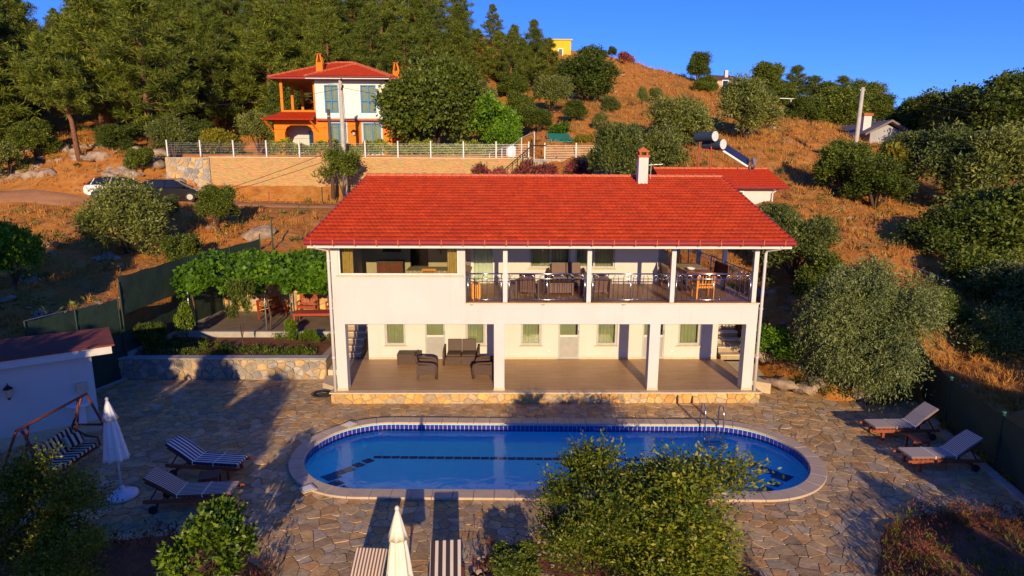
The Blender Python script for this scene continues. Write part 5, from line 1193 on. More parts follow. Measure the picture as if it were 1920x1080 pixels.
def blue_window(x0, x1, z0, z1, y, trim=False, tr=.56):
    if trim: ob_(frame_x(MB(), x0-.16, x1+.16, z0-.16, z1+.16, y-.05, y+.03, .16), 'window_surround', 'white_plaster')
    w = ob_(frame_x(MB(), x0, x1, z0, z1, y-.03, y+.05, .10), 'window', 'blue_frame'); xm = (x0+x1)/2; zm = z0+(z1-z0)*(1-tr)
    ob_(MB().box(xm-.05, xm+.05, y-.04, y+.055, z0+.1, z1-.1), 'mullion', 'blue_frame', w)
    if not trim: ob_(MB().box(x0+.1, x1-.1, y-.035, y+.045, zm-.05, zm+.05), 'transom', 'blue_frame', w)
    for a, b in ((x0+.1, xm-.05), (xm+.05, x1-.1)): ob_(MB().box(a, b, y+.01, y+.018, z0+.1, z1-.1), 'pane', 'glass_dim', w); ob_(wavy(MB(), a, b, y+.10, z0+.05, z1-.05, .03, .2), 'curtain', 'curtain_green', w)
    return w
blue_window(-15.15, -13.85, 9.3, 11.95, 54.42, True); blue_window(-12.3, -10.75, 9.3, 11.95, 54.42, True)
ob_(wall_x(MB(), -16.25, -10.2, 12.33, 15.5, 54.0, 54.25, [(-15.45, -14.25, 12.75, 15.1), (-12.35, -11.0, 12.75, 15.1)]), 'bay_wall', 'siding')
ob_(MB().box(-16.25, -16.0, 54.25, 60, 12.33, 15.5).box(-10.45, -10.2, 54.25, 62, 12.33, 15.5).box(-16, -10.45, 55.5, 55.6, 12.4, 15.5), 'bay_wall', 'siding'); ob_(MB().box(-16.2, -10.25, 54.05, 60, 12.252, 12.329), 'bay_floor', 'cream_trim')
blue_window(-15.45, -14.25, 12.75, 15.1, 54.05); blue_window(-12.35, -11.0, 12.75, 15.1, 54.05)
ob_(MB().box(-10.19, -9.85, 54.6, 62, 12.26, 15.5), 'side_wall', 'orange_plaster')
# open upper terrace on the left
ob_(MB().box(-19.3, -16.26, 54.2, 54.4, 12.26, 13.0).box(-19.3, -19.1, 54.4, 60, 12.26, 13.0), 'parapet', 'orange_plaster'); ob_(MB().box(-19.1, -16.26, 54.4, 61, 12.3, 12.36), 'terrace_floor', 'concrete')
for x, y in ((-19.2, 54.3), (-16.35, 54.32), (-19.2, 57.0), (-19.2, 59.8), (-17.6, 60.8)): ob_(MB().box(x-.11, x+.11, y-.11, y+.11, 12.9, 15.5), 'terrace_post', 'orange_plaster')
def hip(parent, x0, x1, y0, y1, z, rz_, rx0, rx1, ry, nm='roof', mat='roof_tile', th=.14):
    v = [(x0, y0, z), (x1, y0, z), (x1, y1, z), (x0, y1, z), (rx0, ry, rz_), (rx1, ry, rz_)]; q = MB().add(v, [(0, 1, 5, 4), (1, 2, 5), (2, 3, 4, 5), (3, 0, 4), (0, 3, 2, 1)])
    r = ob_(q, nm, mat, parent); ob_(MB().box(x0+.03, x1-.03, y0+.03, y1-.03, z-th, z-.002), 'eave', 'gutter_red', r)
    rt_ = MB()
    for a, b in ((0, 4), (1, 5), (2, 5), (3, 4), (4, 5)):
        A, B = Vector(v[a]), Vector(v[b]); n = max(2, int((B-A).length/.42))
        if (B-A).length < .05: continue
        for i in range(n): rt_.tube([A+(B-A)*(i/n), A+(B-A)*((i+.95)/n)], [.12, .09], 6)
    ob_(rt_, 'hip_tiles', 'ridge_red', r, kind='stuff')
    # courses of tiles on the front slope and the hip ends
    ct = MB()
    for k in range(1, 12):
        s = k/12
        for (a, b, c, d) in ((0, 1, 4, 5), (3, 0, 4, 4), (1, 2, 5, 5)):
            A = Vector(v[a]).lerp(Vector(v[c]), s); B = Vector(v[b]).lerp(Vector(v[d]), s); ct.bar(A+Vector((0, 0, .01)), B+Vector((0, 0, .01)), .10, .05)
    ob_(ct, 'tile_courses', 'roof_tile', r, kind='stuff'); return r
r_main = hip(oh, -19.95, -9.0, 53.3, 62.5, 15.62, 17.5, -15.3, -13.6, 57.5); hip(oh, -16.75, -9.6, 52.95, 58, 15.66, 17.15, -13.3, -13.1, 56.2)
ob_(MB().box(-16.7, -9.65, 52.98, 53.05, 15.44, 15.6), 'fascia', 'white_paint', r_main)
ob_(MB().slab([(-20.7, 53.2, 12.1), (-16.27, 53.2, 12.1), (-16.27, 54.2, 12.75), (-19.3, 54.2, 12.75)], (0, 0, .1)).slab([(-20.7, 53.2, 12.1), (-19.3, 54.2, 12.75), (-19.3, 61, 12.75), (-20.7, 61, 12.1)], (0, 0, .1)), 'lower_roof', 'roof_tile')
ob_(MB().box(-16.26, -9.6, 54.02, 54.38, 12.1, 12.25), 'string_course', 'gutter_red')
for x in (-20.5, -16.6): ob_(MB().bar((x, 53.4, 12.05), (x+.35, 54.4, 11.2), .1), 'bracket', 'orange_plaster')
for px, zb in ((600.5, 15.9), (743, 15.6)):
    p = aty(px, 130, 54.8 if px < 700 else 57); c = ob_(MB().box(p.x-.28, p.x+.28, p.y-.28, p.y+.28, zb-.2, zb+1.1), 'chimney', 'orange_plaster')
    for s in (-1, 1): ob_(MB().bar((p.x+s*.22, p.y-.2, zb+1.1), (p.x+s*.1, p.y-.2, zb+1.75), .1).bar((p.x+s*.22, p.y+.2, zb+1.1), (p.x+s*.1, p.y+.2, zb+1.75), .1), 'cowl_leg', 'orange_plaster', c)
    ob_(MB().box(p.x-.25, p.x+.25, p.y-.3, p.y+.3, zb+1.75, zb+1.83), 'cowl', 'brick_red', c)
t = thing('wall_lantern', 'dark lantern on the orange wall between the two ground floor windows', 'lantern', (-13.1, 54.2, 11.0)); MB().lathe([(.03, .4), (.28, .22), (.3, .18), (.05, .2)], n=6).build('cap', 'dark_steel', t); MB().lathe([(.1, -.1), (.18, .19)], n=6).build('glass_body', 'cream_trim', t)
# ================================================================== FAR HOUSES
def far_box(name, label, x0, x1, y0, y1, z0, z1, mat, wins, roof=None):
    t = thing(name, label, 'house', ((x0+x1)/2, y0, z0)); MB().box(x0, x1, y0, y1, z0-2, z1).build('wall', mat, t, world=True)
    for a, b, c, d in wins: w = frame_x(MB(), a, b, c, d, y0-.08, y0-.01, .12).build('window', 'white_metal', t, world=True); MB().box(a+.12, b-.12, y0-.05, y0-.03, c+.12, d-.12).build('pane', 'mirror_dark', w, world=True)
    return t
a, b = aty(1047, 76, 103), aty(1070, 118, 103)
t = far_box('yellow_house', 'tall bright yellow house on the hilltop behind the pines', a.x-1.2, b.x, 103, 109, b.z-1.5, a.z, 'yellow_plaster', [(b.x-2.1, b.x-1.3, a.z-2.6, a.z-1.2)]); MB().box(a.x-1.4, b.x+.2, 102.8, 109.2, a.z, a.z+.2).build('parapet', 'yellow_plaster', t, world=True)
a, b = aty(1345, 140, 96), aty(1412, 163, 96)
t = far_box('hill_house', 'low stone house with dark brown roof on the ridge behind the olives', a.x, b.x, 96, 102, b.z-1.6, a.z-.9, 'tan_plaster', [(b.x-1.6, b.x-.5, b.z-.7, b.z+.8), (b.x-3.2, b.x-2.2, b.z-.7, b.z+.8), (a.x+.8, a.x+1.8, b.z-.2, b.z+1.0)])
MB().slab([(a.x-.7, 97.2, a.z-1.0), (b.x+.8, 97.2, b.z-.2+.9), (b.x-1.2, 101, a.z+.3), (a.x+.4, 101, a.z+.5)], (0, 0, .25)).slab([(a.x-.7, 105, a.z-1.0), (b.x+.8, 105, b.z+.7), (b.x-1.2, 101, a.z+.3), (a.x+.4, 101, a.z+.5)], (0, 0, .25)).build('roof', 'old_roof', t, world=True)
MB().box(a.x+2.6, a.x+3.1, 100, 100.5, a.z, a.z+1.3).build('chimney', 'white_plaster', t, world=True)
c, d = aty(1625, 245, 62), aty(1695, 268, 62); pk = aty(1665, 229, 62)
t = thing('grey_roof_house', 'small white house with grey gable roof and chimney among the trees on the right', 'house', (pk.x, 62, d.z))
MB().slab([(c.x+.4, 62, d.z-3), (d.x-.2, 62, d.z-3), (d.x-.2, 62, c.z-.2), (pk.x, 62, pk.z-.25), (c.x+.4, 62, c.z-.2)], (0, 8, 0)).build('wall', 'shaded_white_plaster', t, world=True)  # white gable end, shadow tone painted into the wall colour
MB().slab([(c.x-.5, 61.3, c.z-.5), (pk.x, 61.3, pk.z), (pk.x, 70.5, pk.z), (c.x-.5, 70.5, c.z-.5)], (0, 0, .2)).slab([(d.x+.6, 61.3, c.z-.5), (pk.x, 61.3, pk.z), (pk.x, 70.5, pk.z), (d.x+.6, 70.5, c.z-.5)], (0, 0, .2)).build('roof', 'grey_roof', t, world=True)
MB().box(pk.x-1.9, pk.x-1.1, 63, 63.8, pk.z-1, pk.z+.7).build('chimney', 'white_plaster', t, world=True); MB().box(pk.x-2.0, pk.x-1.0, 62.9, 63.9, pk.z+.7, pk.z+.95).build('chimney_cap', 'brick_red', t, world=True)
# small stone terrace wall on the right part of the hill
a = aty(1461, 208, 80); t = thing('terrace_wall', 'short stone terrace wall with a rail on the hillside right of the big olive', 'stone wall', (a.x, 80, a.z-1)); MB().box(a.x, a.x+3.0, 80, 80.6, a.z-2.2, a.z+.5).build('core', 'limestone', t, world=True); MB().bar((a.x, 80.2, a.z+1.6), (a.x+4, 80.2, a.z+1.5), .08).bar((a.x+1.5, 80.2, a.z+.5), (a.x+1.5, 80.2, a.z+1.6), .08).bar((a.x+4, 80.2, a.z-1), (a.x+4, 80.2, a.z+1.5), .08).build('rail', 'galvanised', t, world=True)
# ================================================================== POLES AND WIRES
p1 = thing('utility_pole', 'concrete utility pole in front of the orange house', 'utility pole', (-12.1, 46.6, 5.6)); MB().tube([(0, 0, -.4), (0, 0, 8.8)], [.21, .13], 12).build('shaft', 'pole_concrete', p1, smooth=True)
MB().bar((-.9, 0, 8.55), (.05, 0, 8.6), .09, .07).build('crossarm', 'pole_concrete', p1)
for x, z in ((.12, 8.75), (.2, 8.3), (.12, 8.1)): MB().lathe([(.04, 0), (.09, .05), (.05, .1), (.08, .15), (.03, .2)], (x, -.1, z), 10).build('insulator', 'dark_steel', p1)
MB().tube([(.2, -.15, 8.3), (.3, -.15, 5), (.35, -.15, 3.2)], .02, 5).build('down_cable', 'dark_steel', p1)
p2 = thing('wooden_post', 'weathered timber post left of the concrete utility pole', 'utility pole', (-12.95, 46.2, 5.6)); MB().tube([(0, 0, -.3), (.03, 0, 3), (-.02, 0, 6.7)], [.15, .14, .12], 10).build('shaft', 'old_wood', p2, smooth=True); MB().bar((-.1, -.13, 6.2), (.1, -.13, 6.2), .05).build('bracket', 'galvanised', p2)
p3 = thing('utility_pole', 'slim pale concrete pole on the right hillside', 'utility pole', (28.9, 50, 8)); MB().tube([(0, 0, -1.5), (.12, 0, 6.6)], [.21, .14], 12).build('shaft', 'pole_concrete', p3, smooth=True); MB().bar((-.1, 0, 6.4), (.35, 0, 6.4), .06).build('crossarm', 'galvanised', p3)
def cable(label, a, b, sag, r=.016, mat='dark_steel'):
    a, b = Vector(a), Vector(b); pts = [a.lerp(b, i/16)-Vector((0, 0, sag*4*(i/16)*(1-i/16))) for i in range(17)]; o = MB().tube(pts, r, 5).build('cable', mat); tag(o, label, 'cable')
cable('overhead cable from the concrete pole across the orange house to the right', (-12, 46.5, 13.9), (6, 60, 13.5), .5); cable('overhead cable from the concrete pole to the pines on the left', (-12.1, 46.5, 13.8), (-36, 52, 13.4), .8)
cable('cable hanging down along the beige wall from the concrete pole', (-12.1, 46.3, 9.6), (-22.2, 47.3, 6.2), .12, .02); cable('overhead cable from the right hillside pole to the right', (29.1, 50, 14.4), (60, 52, 10.5), .6)
cable('pale cable strung low over the dry slope on the right', aty(1585, 440, 31), aty(1985, 585, 22), .35, .022, 'galvanised')
# ================================================================== CARS
def car(label, loc, rz, paint, roofmat, prof, L, W):
    """body lofted from cross sections; local +x is forward"""
    t = thing('parked_car', label, 'car', loc, rz); q = MB()
    body = prof['body']; n = len(body)
    secs = [(-1, .90), (-.82, 1.0), (.82, 1.0), (1, .90)]
    V = []
    for s, k in secs:
        for x, z in body: V.append((x*(1 if abs(s) < .9 else .985), s*W/2, z if abs(s) < .9 else .30+(z-.30)*k))
    q.v = V
    for j in range(3):
        for i in range(n): a = j*n+i; b = j*n+(i+1) % n; q.f.append((a, b, b+n, a+n))
    q.f += [tuple(range(n))[::-1], tuple(range(3*n, 4*n))]
    bd = q.build('body', paint, t, bevel=.03)
    cab = prof['cabin']; m = len(cab); g = MB(); V = []
    for s, zk in ((-.78, 0), (-.60, 1), (.60, 1), (.78, 0)):
        for x, z in (cab if zk else [(x, prof['belt']) for x, z in cab]): V.append((x if zk else prof['beltx'](x), s*W/2*1.12 if not zk else s*W/2*1.05, z))
    g.v = V
    for j in range(3):
        for i in range(m-1): a = j*m+i; g.f.append((a, a+1, a+1+m, a+m))
    g.build('windows', 'mirror_dark', t)
    rp_ = [c for c in cab if c[1] > prof['top']-.12]; x0, x1 = min(c[0] for c in rp_), max(c[0] for c in rp_)
    MB().box(x0+.08, x1-.1, -W*.30, W*.30, prof['top']-.02, prof['top']+.025).build('roof_panel', roofmat, t, bevel=.02)
    for s in (-1, 1):
        for a, b in prof['pillars']: MB().bar((a[0], s*W*.435*1.0, a[1]), (b[0], s*W*.325, b[1]), .07, .05).build('pillar', paint, t)
        for wx in prof['wheels']:
            w = MB().tube([(wx, s*(W/2-.20), .32), (wx, s*(W/2+.012), .32)], .32, 20).build('tyre', 'tyre', t, smooth=False); MB().tube([(wx, s*(W/2+.0), .32), (wx, s*(W/2+.022), .32)], .20, 14).build('rim', 'alloy', w)
        MB().obox((body[0][0]+.06, s*W*.42, prof['belt']-.02), (.10, .16, prof.get('lh', .3))).build('tail_lamp', 'lamp_red', t, bevel=.02); MB().obox((prof['head'][0], s*W*.38, prof['head'][1]), (.22, .3, .13)).build('headlamp', 'steel', t, bevel=.03)
        MB().box(prof['mir']-.06, prof['mir']+.08, s*W*.5-.02*s-.08, s*W*.5-.02*s+.08, prof['belt']+.03, prof['belt']+.16).build('mirror', paint, t, bevel=.03)
    MB().box(body[0][0]-.02, body[0][0]+.02, -.26, .26, .55, .67).build('number_plate', 'plastic_white', t)
P_H = dict(body=[(-1.95, .42), (-1.97, .75), (-1.9, 1.0), (-1.2, 1.02), (.75, .98), (1.2, .92), (1.75, .78), (1.95, .6), (1.97, .35), (1.5, .24), (-1.6, .24)], cabin=[(-1.88, 1.0), (-1.62, 1.40), (-1.0, 1.50), (-.2, 1.51), (.35, 1.42), (1.2, .93)], belt=.98, beltx=lambda x: x*1.01, top=1.50, pillars=[((-1.75, .99), (-1.55, 1.42)), ((-.35, .99), (-.3, 1.5)), ((1.1, .95), (.4, 1.42))], wheels=(-1.2, 1.25), head=(1.75, .76), mir=.85, lh=.42)
P_S = dict(body=[(-2.2, .5), (-2.22, .85), (-2.12, 1.05), (-1.4, 1.08), (.9, 1.06), (1.5, 1.02), (2.05, .92), (2.22, .7), (2.22, .42), (1.7, .28), (-1.8, .28)], cabin=[(-2.05, 1.06), (-1.6, 1.48), (-1.0, 1.58), (0, 1.58), (.5, 1.46), (1.15, 1.06)], belt=1.05, beltx=lambda x: x*1.01, top=1.58, pillars=[((-1.7, 1.06), (-1.5, 1.5)), ((-.3, 1.06), (-.25, 1.57)), ((1.05, 1.06), (.5, 1.47))], wheels=(-1.35, 1.4), head=(2.0, .86), mir=.85)
zc = H1(-23.4, 43.3)+.05; car('black hatchback parked below the left end of the beige wall', (-23.45, 43.3, zc), RAD(14), 'car_black', 'car_black', P_H, 4.0, 1.7)
zc = H1(-28, 43.6)+.05; car('white car with dark roof parked behind the black hatchback', (-27.4, 43.9, zc), RAD(-2), 'car_white', 'car_black', P_S, 4.5, 1.8)
# ================================================================== VEGETATION
def unit(v): return v/np.maximum(np.linalg.norm(v, axis=-1, keepdims=True), 1e-9)
def leaf_geo(P, D, size, asp, g):
    """diamond leaves: base P, axis D"""
    n = len(P); s = size*g.uniform(.65, 1.3, (n, 1)); D = unit(D); W = unit(np.cross(D, g.normal(size=(n, 3)))); N = np.cross(D, W)
    mid = P+D*s*.45+N*s*.08
    V = np.stack([P, mid+W*s*asp*.5, P+D*s, mid-W*s*asp*.5], 1).reshape(-1, 3); F = np.arange(4*n).reshape(n, 4); return V, F
def sphere(g, n): return unit(g.normal(size=(n, 3)))
def limbs(g, base_r, trunk_h, ends, lean=(0, 0), n=8, mat='bark'):
    q = MB(); top = Vector((lean[0], lean[1], trunk_h)); q.tube([(0, 0, -.3), (lean[0]*.3+g.uniform(-.05, .05), lean[1]*.3, trunk_h*.5), tuple(top)], [base_r*1.25, base_r, base_r*.72], n)
    for e in ends:
        e = Vector(e); m = top.lerp(e, .5)+Vector((g.uniform(-.1, .1), g.uniform(-.1, .1), .12*(e-top).length)); q.tube([tuple(top-Vector((0, 0, trunk_h*g.uniform(.0, .25)))), tuple(m), tuple(e)], [base_r*.55, base_r*.34, base_r*.10], 6)
    return q
VAR = {}
def mesh_of(q, name, mat):
    me = bpy.data.meshes.new(name); me.from_pydata(q.v, [], q.f); me.materials.append(M[mat]); me.shade_smooth(); return me
def broad(key, seed, h, r, th, nl, tw, lpt, leaf, asp, mat, base_r=.14, bark='bark', up=.35, low=0.0, lobe=(.22, .50), spike=1.0, droop=0.0):
    g = np.random.RandomState(seed); cz = th+(h-th)*.5; rz = (h-th)*.5; d = sphere(g, nl); d[:, 2] = np.where(d[:, 2] < -.5+low, -d[:, 2], d[:, 2])
    rad = g.uniform(.25, .80, nl)[:, None]; C = d*rad*np.array([r, r, rz])+np.array([0, 0, cz]); LR = g.uniform(*lobe, nl)*min(r, rz*1.2)
    Ps, Ds = [], []
    for c, lr in zip(C, LR):
        t = sphere(g, tw); out = unit((c-np.array([0, 0, cz]))/np.array([r, r, rz])+1e-6); t = unit(t+out*.45+np.array([0, 0, up]))
        b = c+t*lr*g.uniform(.2, .7, (tw, 1)); L = lr*g.uniform(.35, .75, (tw, 1))*spike
        for k in range(lpt):
            s = (k+g.uniform(.0, 1, (tw, 1)))/lpt; p = b+t*L*s; p[:, 2] -= (droop*(s[:, 0]**2)*L[:, 0])
            Ps.append(p+g.normal(size=p.shape)*leaf*.35); Ds.append(t*.55+g.normal(size=p.shape)*.6+np.array([0, 0, .1-droop*.6]))
    V, F = leaf_geo(np.concatenate(Ps), np.concatenate(Ds), leaf, asp, g)
    VAR[key] = dict(h=h, r=r, crown=np_mesh('crown', V, F, mat), trunk=mesh_of(limbs(g, base_r, th, [tuple(c) for c in C[:9]]), 'trunk', bark))
def pine(key, seed, h, r, low=.2, lean=0.0):
    g = np.random.RandomState(seed); q = MB(); pts = [(0, 0, -.4), (lean*.35*h*.3, 0, h*.33), (lean*h*.6, 0, h*.66), (lean*h*.8, 0, h*.97)]; br = .018*h
    q.tube(pts, [br*1.2, br*.9, br*.55, .03], 8)
    P, D = [], []; nb = 66
    for i in range(nb):
        s = low+(1-low)*((i+g.uniform(0, 1))/nb); z = s*h; a = i*2.399+g.uniform(-.4, .4)
        x0 = np.interp(s, [0, .33, .66, .97], [p[0] for p in pts]); prof = (min(1, (s-low+.10)/.30)**.6)*(1-.86*max(0, (s-.45)/.55)**1.3)
        L = r*prof*g.uniform(.65, 1.12); el = g.uniform(.05, .45)+.5*(s > .8); dr = np.array([cos(a)*cos(el), sin(a)*cos(el), sin(el)])
        e = np.array([x0, 0, z])+dr*L; m = np.array([x0, 0, z])+dr*L*.5+np.array([0, 0, -.05*L]); e[2] += .12*L
        q.tube([(x0, 0, z), tuple(m), tuple(e)], [.045, .03, .012], 4, cap=False)
        k = max(3, int(4+L*4.2))
        for j in range(k):
            t = g.uniform(.25, 1.0)**.7; c = np.array([x0, 0, z])*(1-t)+e*t; side = g.normal(size=3)*np.array([.34, .34, .20])*(.35+L*.20); P.append(c+side); D.append(unit(dr*.5+np.array([0, 0, .8])+g.normal(size=3)*.4))
    P, D = np.array(P), np.array(D); ndl = 26; PP = np.repeat(P, ndl, 0); DD = unit(np.repeat(D, ndl, 0)*.55+sphere(g, len(PP))); PP = PP+g.normal(size=PP.shape)*.10
    V, F = leaf_geo(PP, DD, .46, .12, g)
    VAR[key] = dict(h=h, r=r, crown=np_mesh('crown', V, F, 'leaf_pine'), trunk=mesh_of(q, 'trunk', 'pine_bark'))
for i in range(5): pine('pine%d' % i, 100+i, 11+.6*i, 2.9+.2*(i % 3), low=(.06, .12, .10, .16, .14)[i], lean=(.02, -.03, .0, .04, -.02)[i])
pine('pine_lean', 131, 10.5, 3.1, low=.38, lean=-.22)
for i in range(3): broad('oak%d' % i, 200+i, 6, 2.6, .35, 26, 190, 8, .20, .62, 'leaf_oak', .2)
for i in range(3): broad('olive%d' % i, 220+i, 4.2, 2.1, .5, 20, 130, 9, .20, .34, 'leaf_olive', .17, up=.5, spike=1.15)
broad('bush0', 240, 2.4, 1.5, .15, 13, 110, 8, .17, .5, 'leaf_oak', .06); broad('bush1', 241, 2.4, 1.5, .15, 13, 110, 8, .17, .36, 'leaf_olive', .06)
broad('silver', 250, 4.5, 2.45, .45, 36, 260, 13, .115, .28, 'leaf_silver', .13, up=.25, low=-.45, spike=1.25, droop=.55)
broad('walnut', 260, 7.5, 4.0, 1.1, 30, 230, 9, .27, .6, 'leaf_oak', .25)
broad('shrub', 270, 3.1, 1.35, .1, 22, 115, 10, .085, .46, 'leaf_shrub', .05, up=.8, low=-.5, spike=1.9, lobe=(.2, .46))
broad('shrub2', 271, 3.1, 1.35, .1, 22, 115, 10, .085, .46, 'leaf_shrub', .05, up=.9, low=-.5, spike=2.1, lobe=(.2, .44))
broad('lemon', 280, 1.7, .95, .25, 13, 60, 8, .125, .50, 'leaf_lemon', .04, up=.5, spike=1.3)
broad('young', 290, 4.0, 1.9, .5, 14, 46, 9, .20, .42, 'leaf_oak', .06, up=1.3, spike=2.2, lobe=(.25, .4))
broad('oleander', 300, 1.8, 1.1, .1, 11, 70, 7, .20, .32, 'flower_pink', .04, up=.7, spike=1.3)
broad('vivid', 310, 3.6, 1.8, .5, 15, 90, 8, .22, .55, 'leaf_vine', .08, up=.4)
broad('yellowish', 320, 2.4, 1.5, .2, 13, 80, 8, .20, .45, 'leaf_yellow', .06)
def plant(key, label, x, y, h, rad=None, group=None, cat='tree', rz=0.0, z=None, name=None):
    v = VAR[key]; z = H1(x, y) if z is None else z; s = h/v['h']; sr = (rad/v['r']) if rad else s
    nm = name or ('pine_tree' if key.startswith('pine') else 'olive_tree' if key.startswith('olive') else 'shrub' if cat == 'shrub' else 'tree')
    t = thing(nm, label, cat, (x, y, z), rz, group, (sr, sr, s))
    for part in ('trunk', 'crown'): o = bpy.data.objects.new(part, v[part]); link(o, t)
    return t
def plant_px(key, label, px, pyt, Y, wpx, group=None, cat='tree', rz=0.0, name=None, base=None):
    p = aty(px, pyt, Y); zg = H1(p.x, Y) if base is None else base; h = max(.6, p.z-zg); w_ = wpx/FPX*Y*1.03; need = (.95 if cat == 'tree' else .8)*w_
    if h < need: zg -= need-h; h = need
    return plant(key, label, p.x, Y, h*1.02, wpx/FPX*Y*1.03/2, group, cat, rz, zg, name)
# ---- pine forest
gp = random.Random(77); FG = 'pines of the dense forest on the left hillside'
plant('pine_lean', 'leaning pine with bare reddish trunk on the bank above the cars', *aty(150, 305, 48.2)[:2], 8.8, 2.9)
FL = 'tall dark green pine among others in the dense forest on the left hillside'
y = 49.5; k = 0
while y < 96:
    x = -1.02*y+gp.uniform(0, 4)
    while x < 9:
        xx, yy = x+gp.uniform(-1.3, 1.3), y+gp.uniform(-1.5, 1.5); px = 943+xx/yy*1120; ok = True
        if -27 < xx < -3 and yy < 65: ok = False
        if yy < 70 and px > 860: ok = False
        if px > 1035+(yy-80)*.5 or (px > 870 and yy < 78): ok = False
        if 95 < px < 175 and yy < 68: ok = False
        if yy < 53 and px > 330: ok = False
        if yy < 52 and 90 < px < 330: ok = False
        if ok:
            h = gp.uniform(10.5, 13.5) if yy < 70 else gp.uniform(9, 12)
            if px > 870: h *= .70
            elif px > 800: h *= .82
            elif 88 < px < 192: h *= .42
            elif yy > 68: h *= .9
            plant('pine%d' % gp.randrange(5), FL, xx, yy, h, gp.uniform(3.0, 3.9)*h/11.5, FG, 'tree', gp.uniform(0, 6.3)); k += 1
        x += gp.uniform(4.1, 5.9)
    y += 5.0
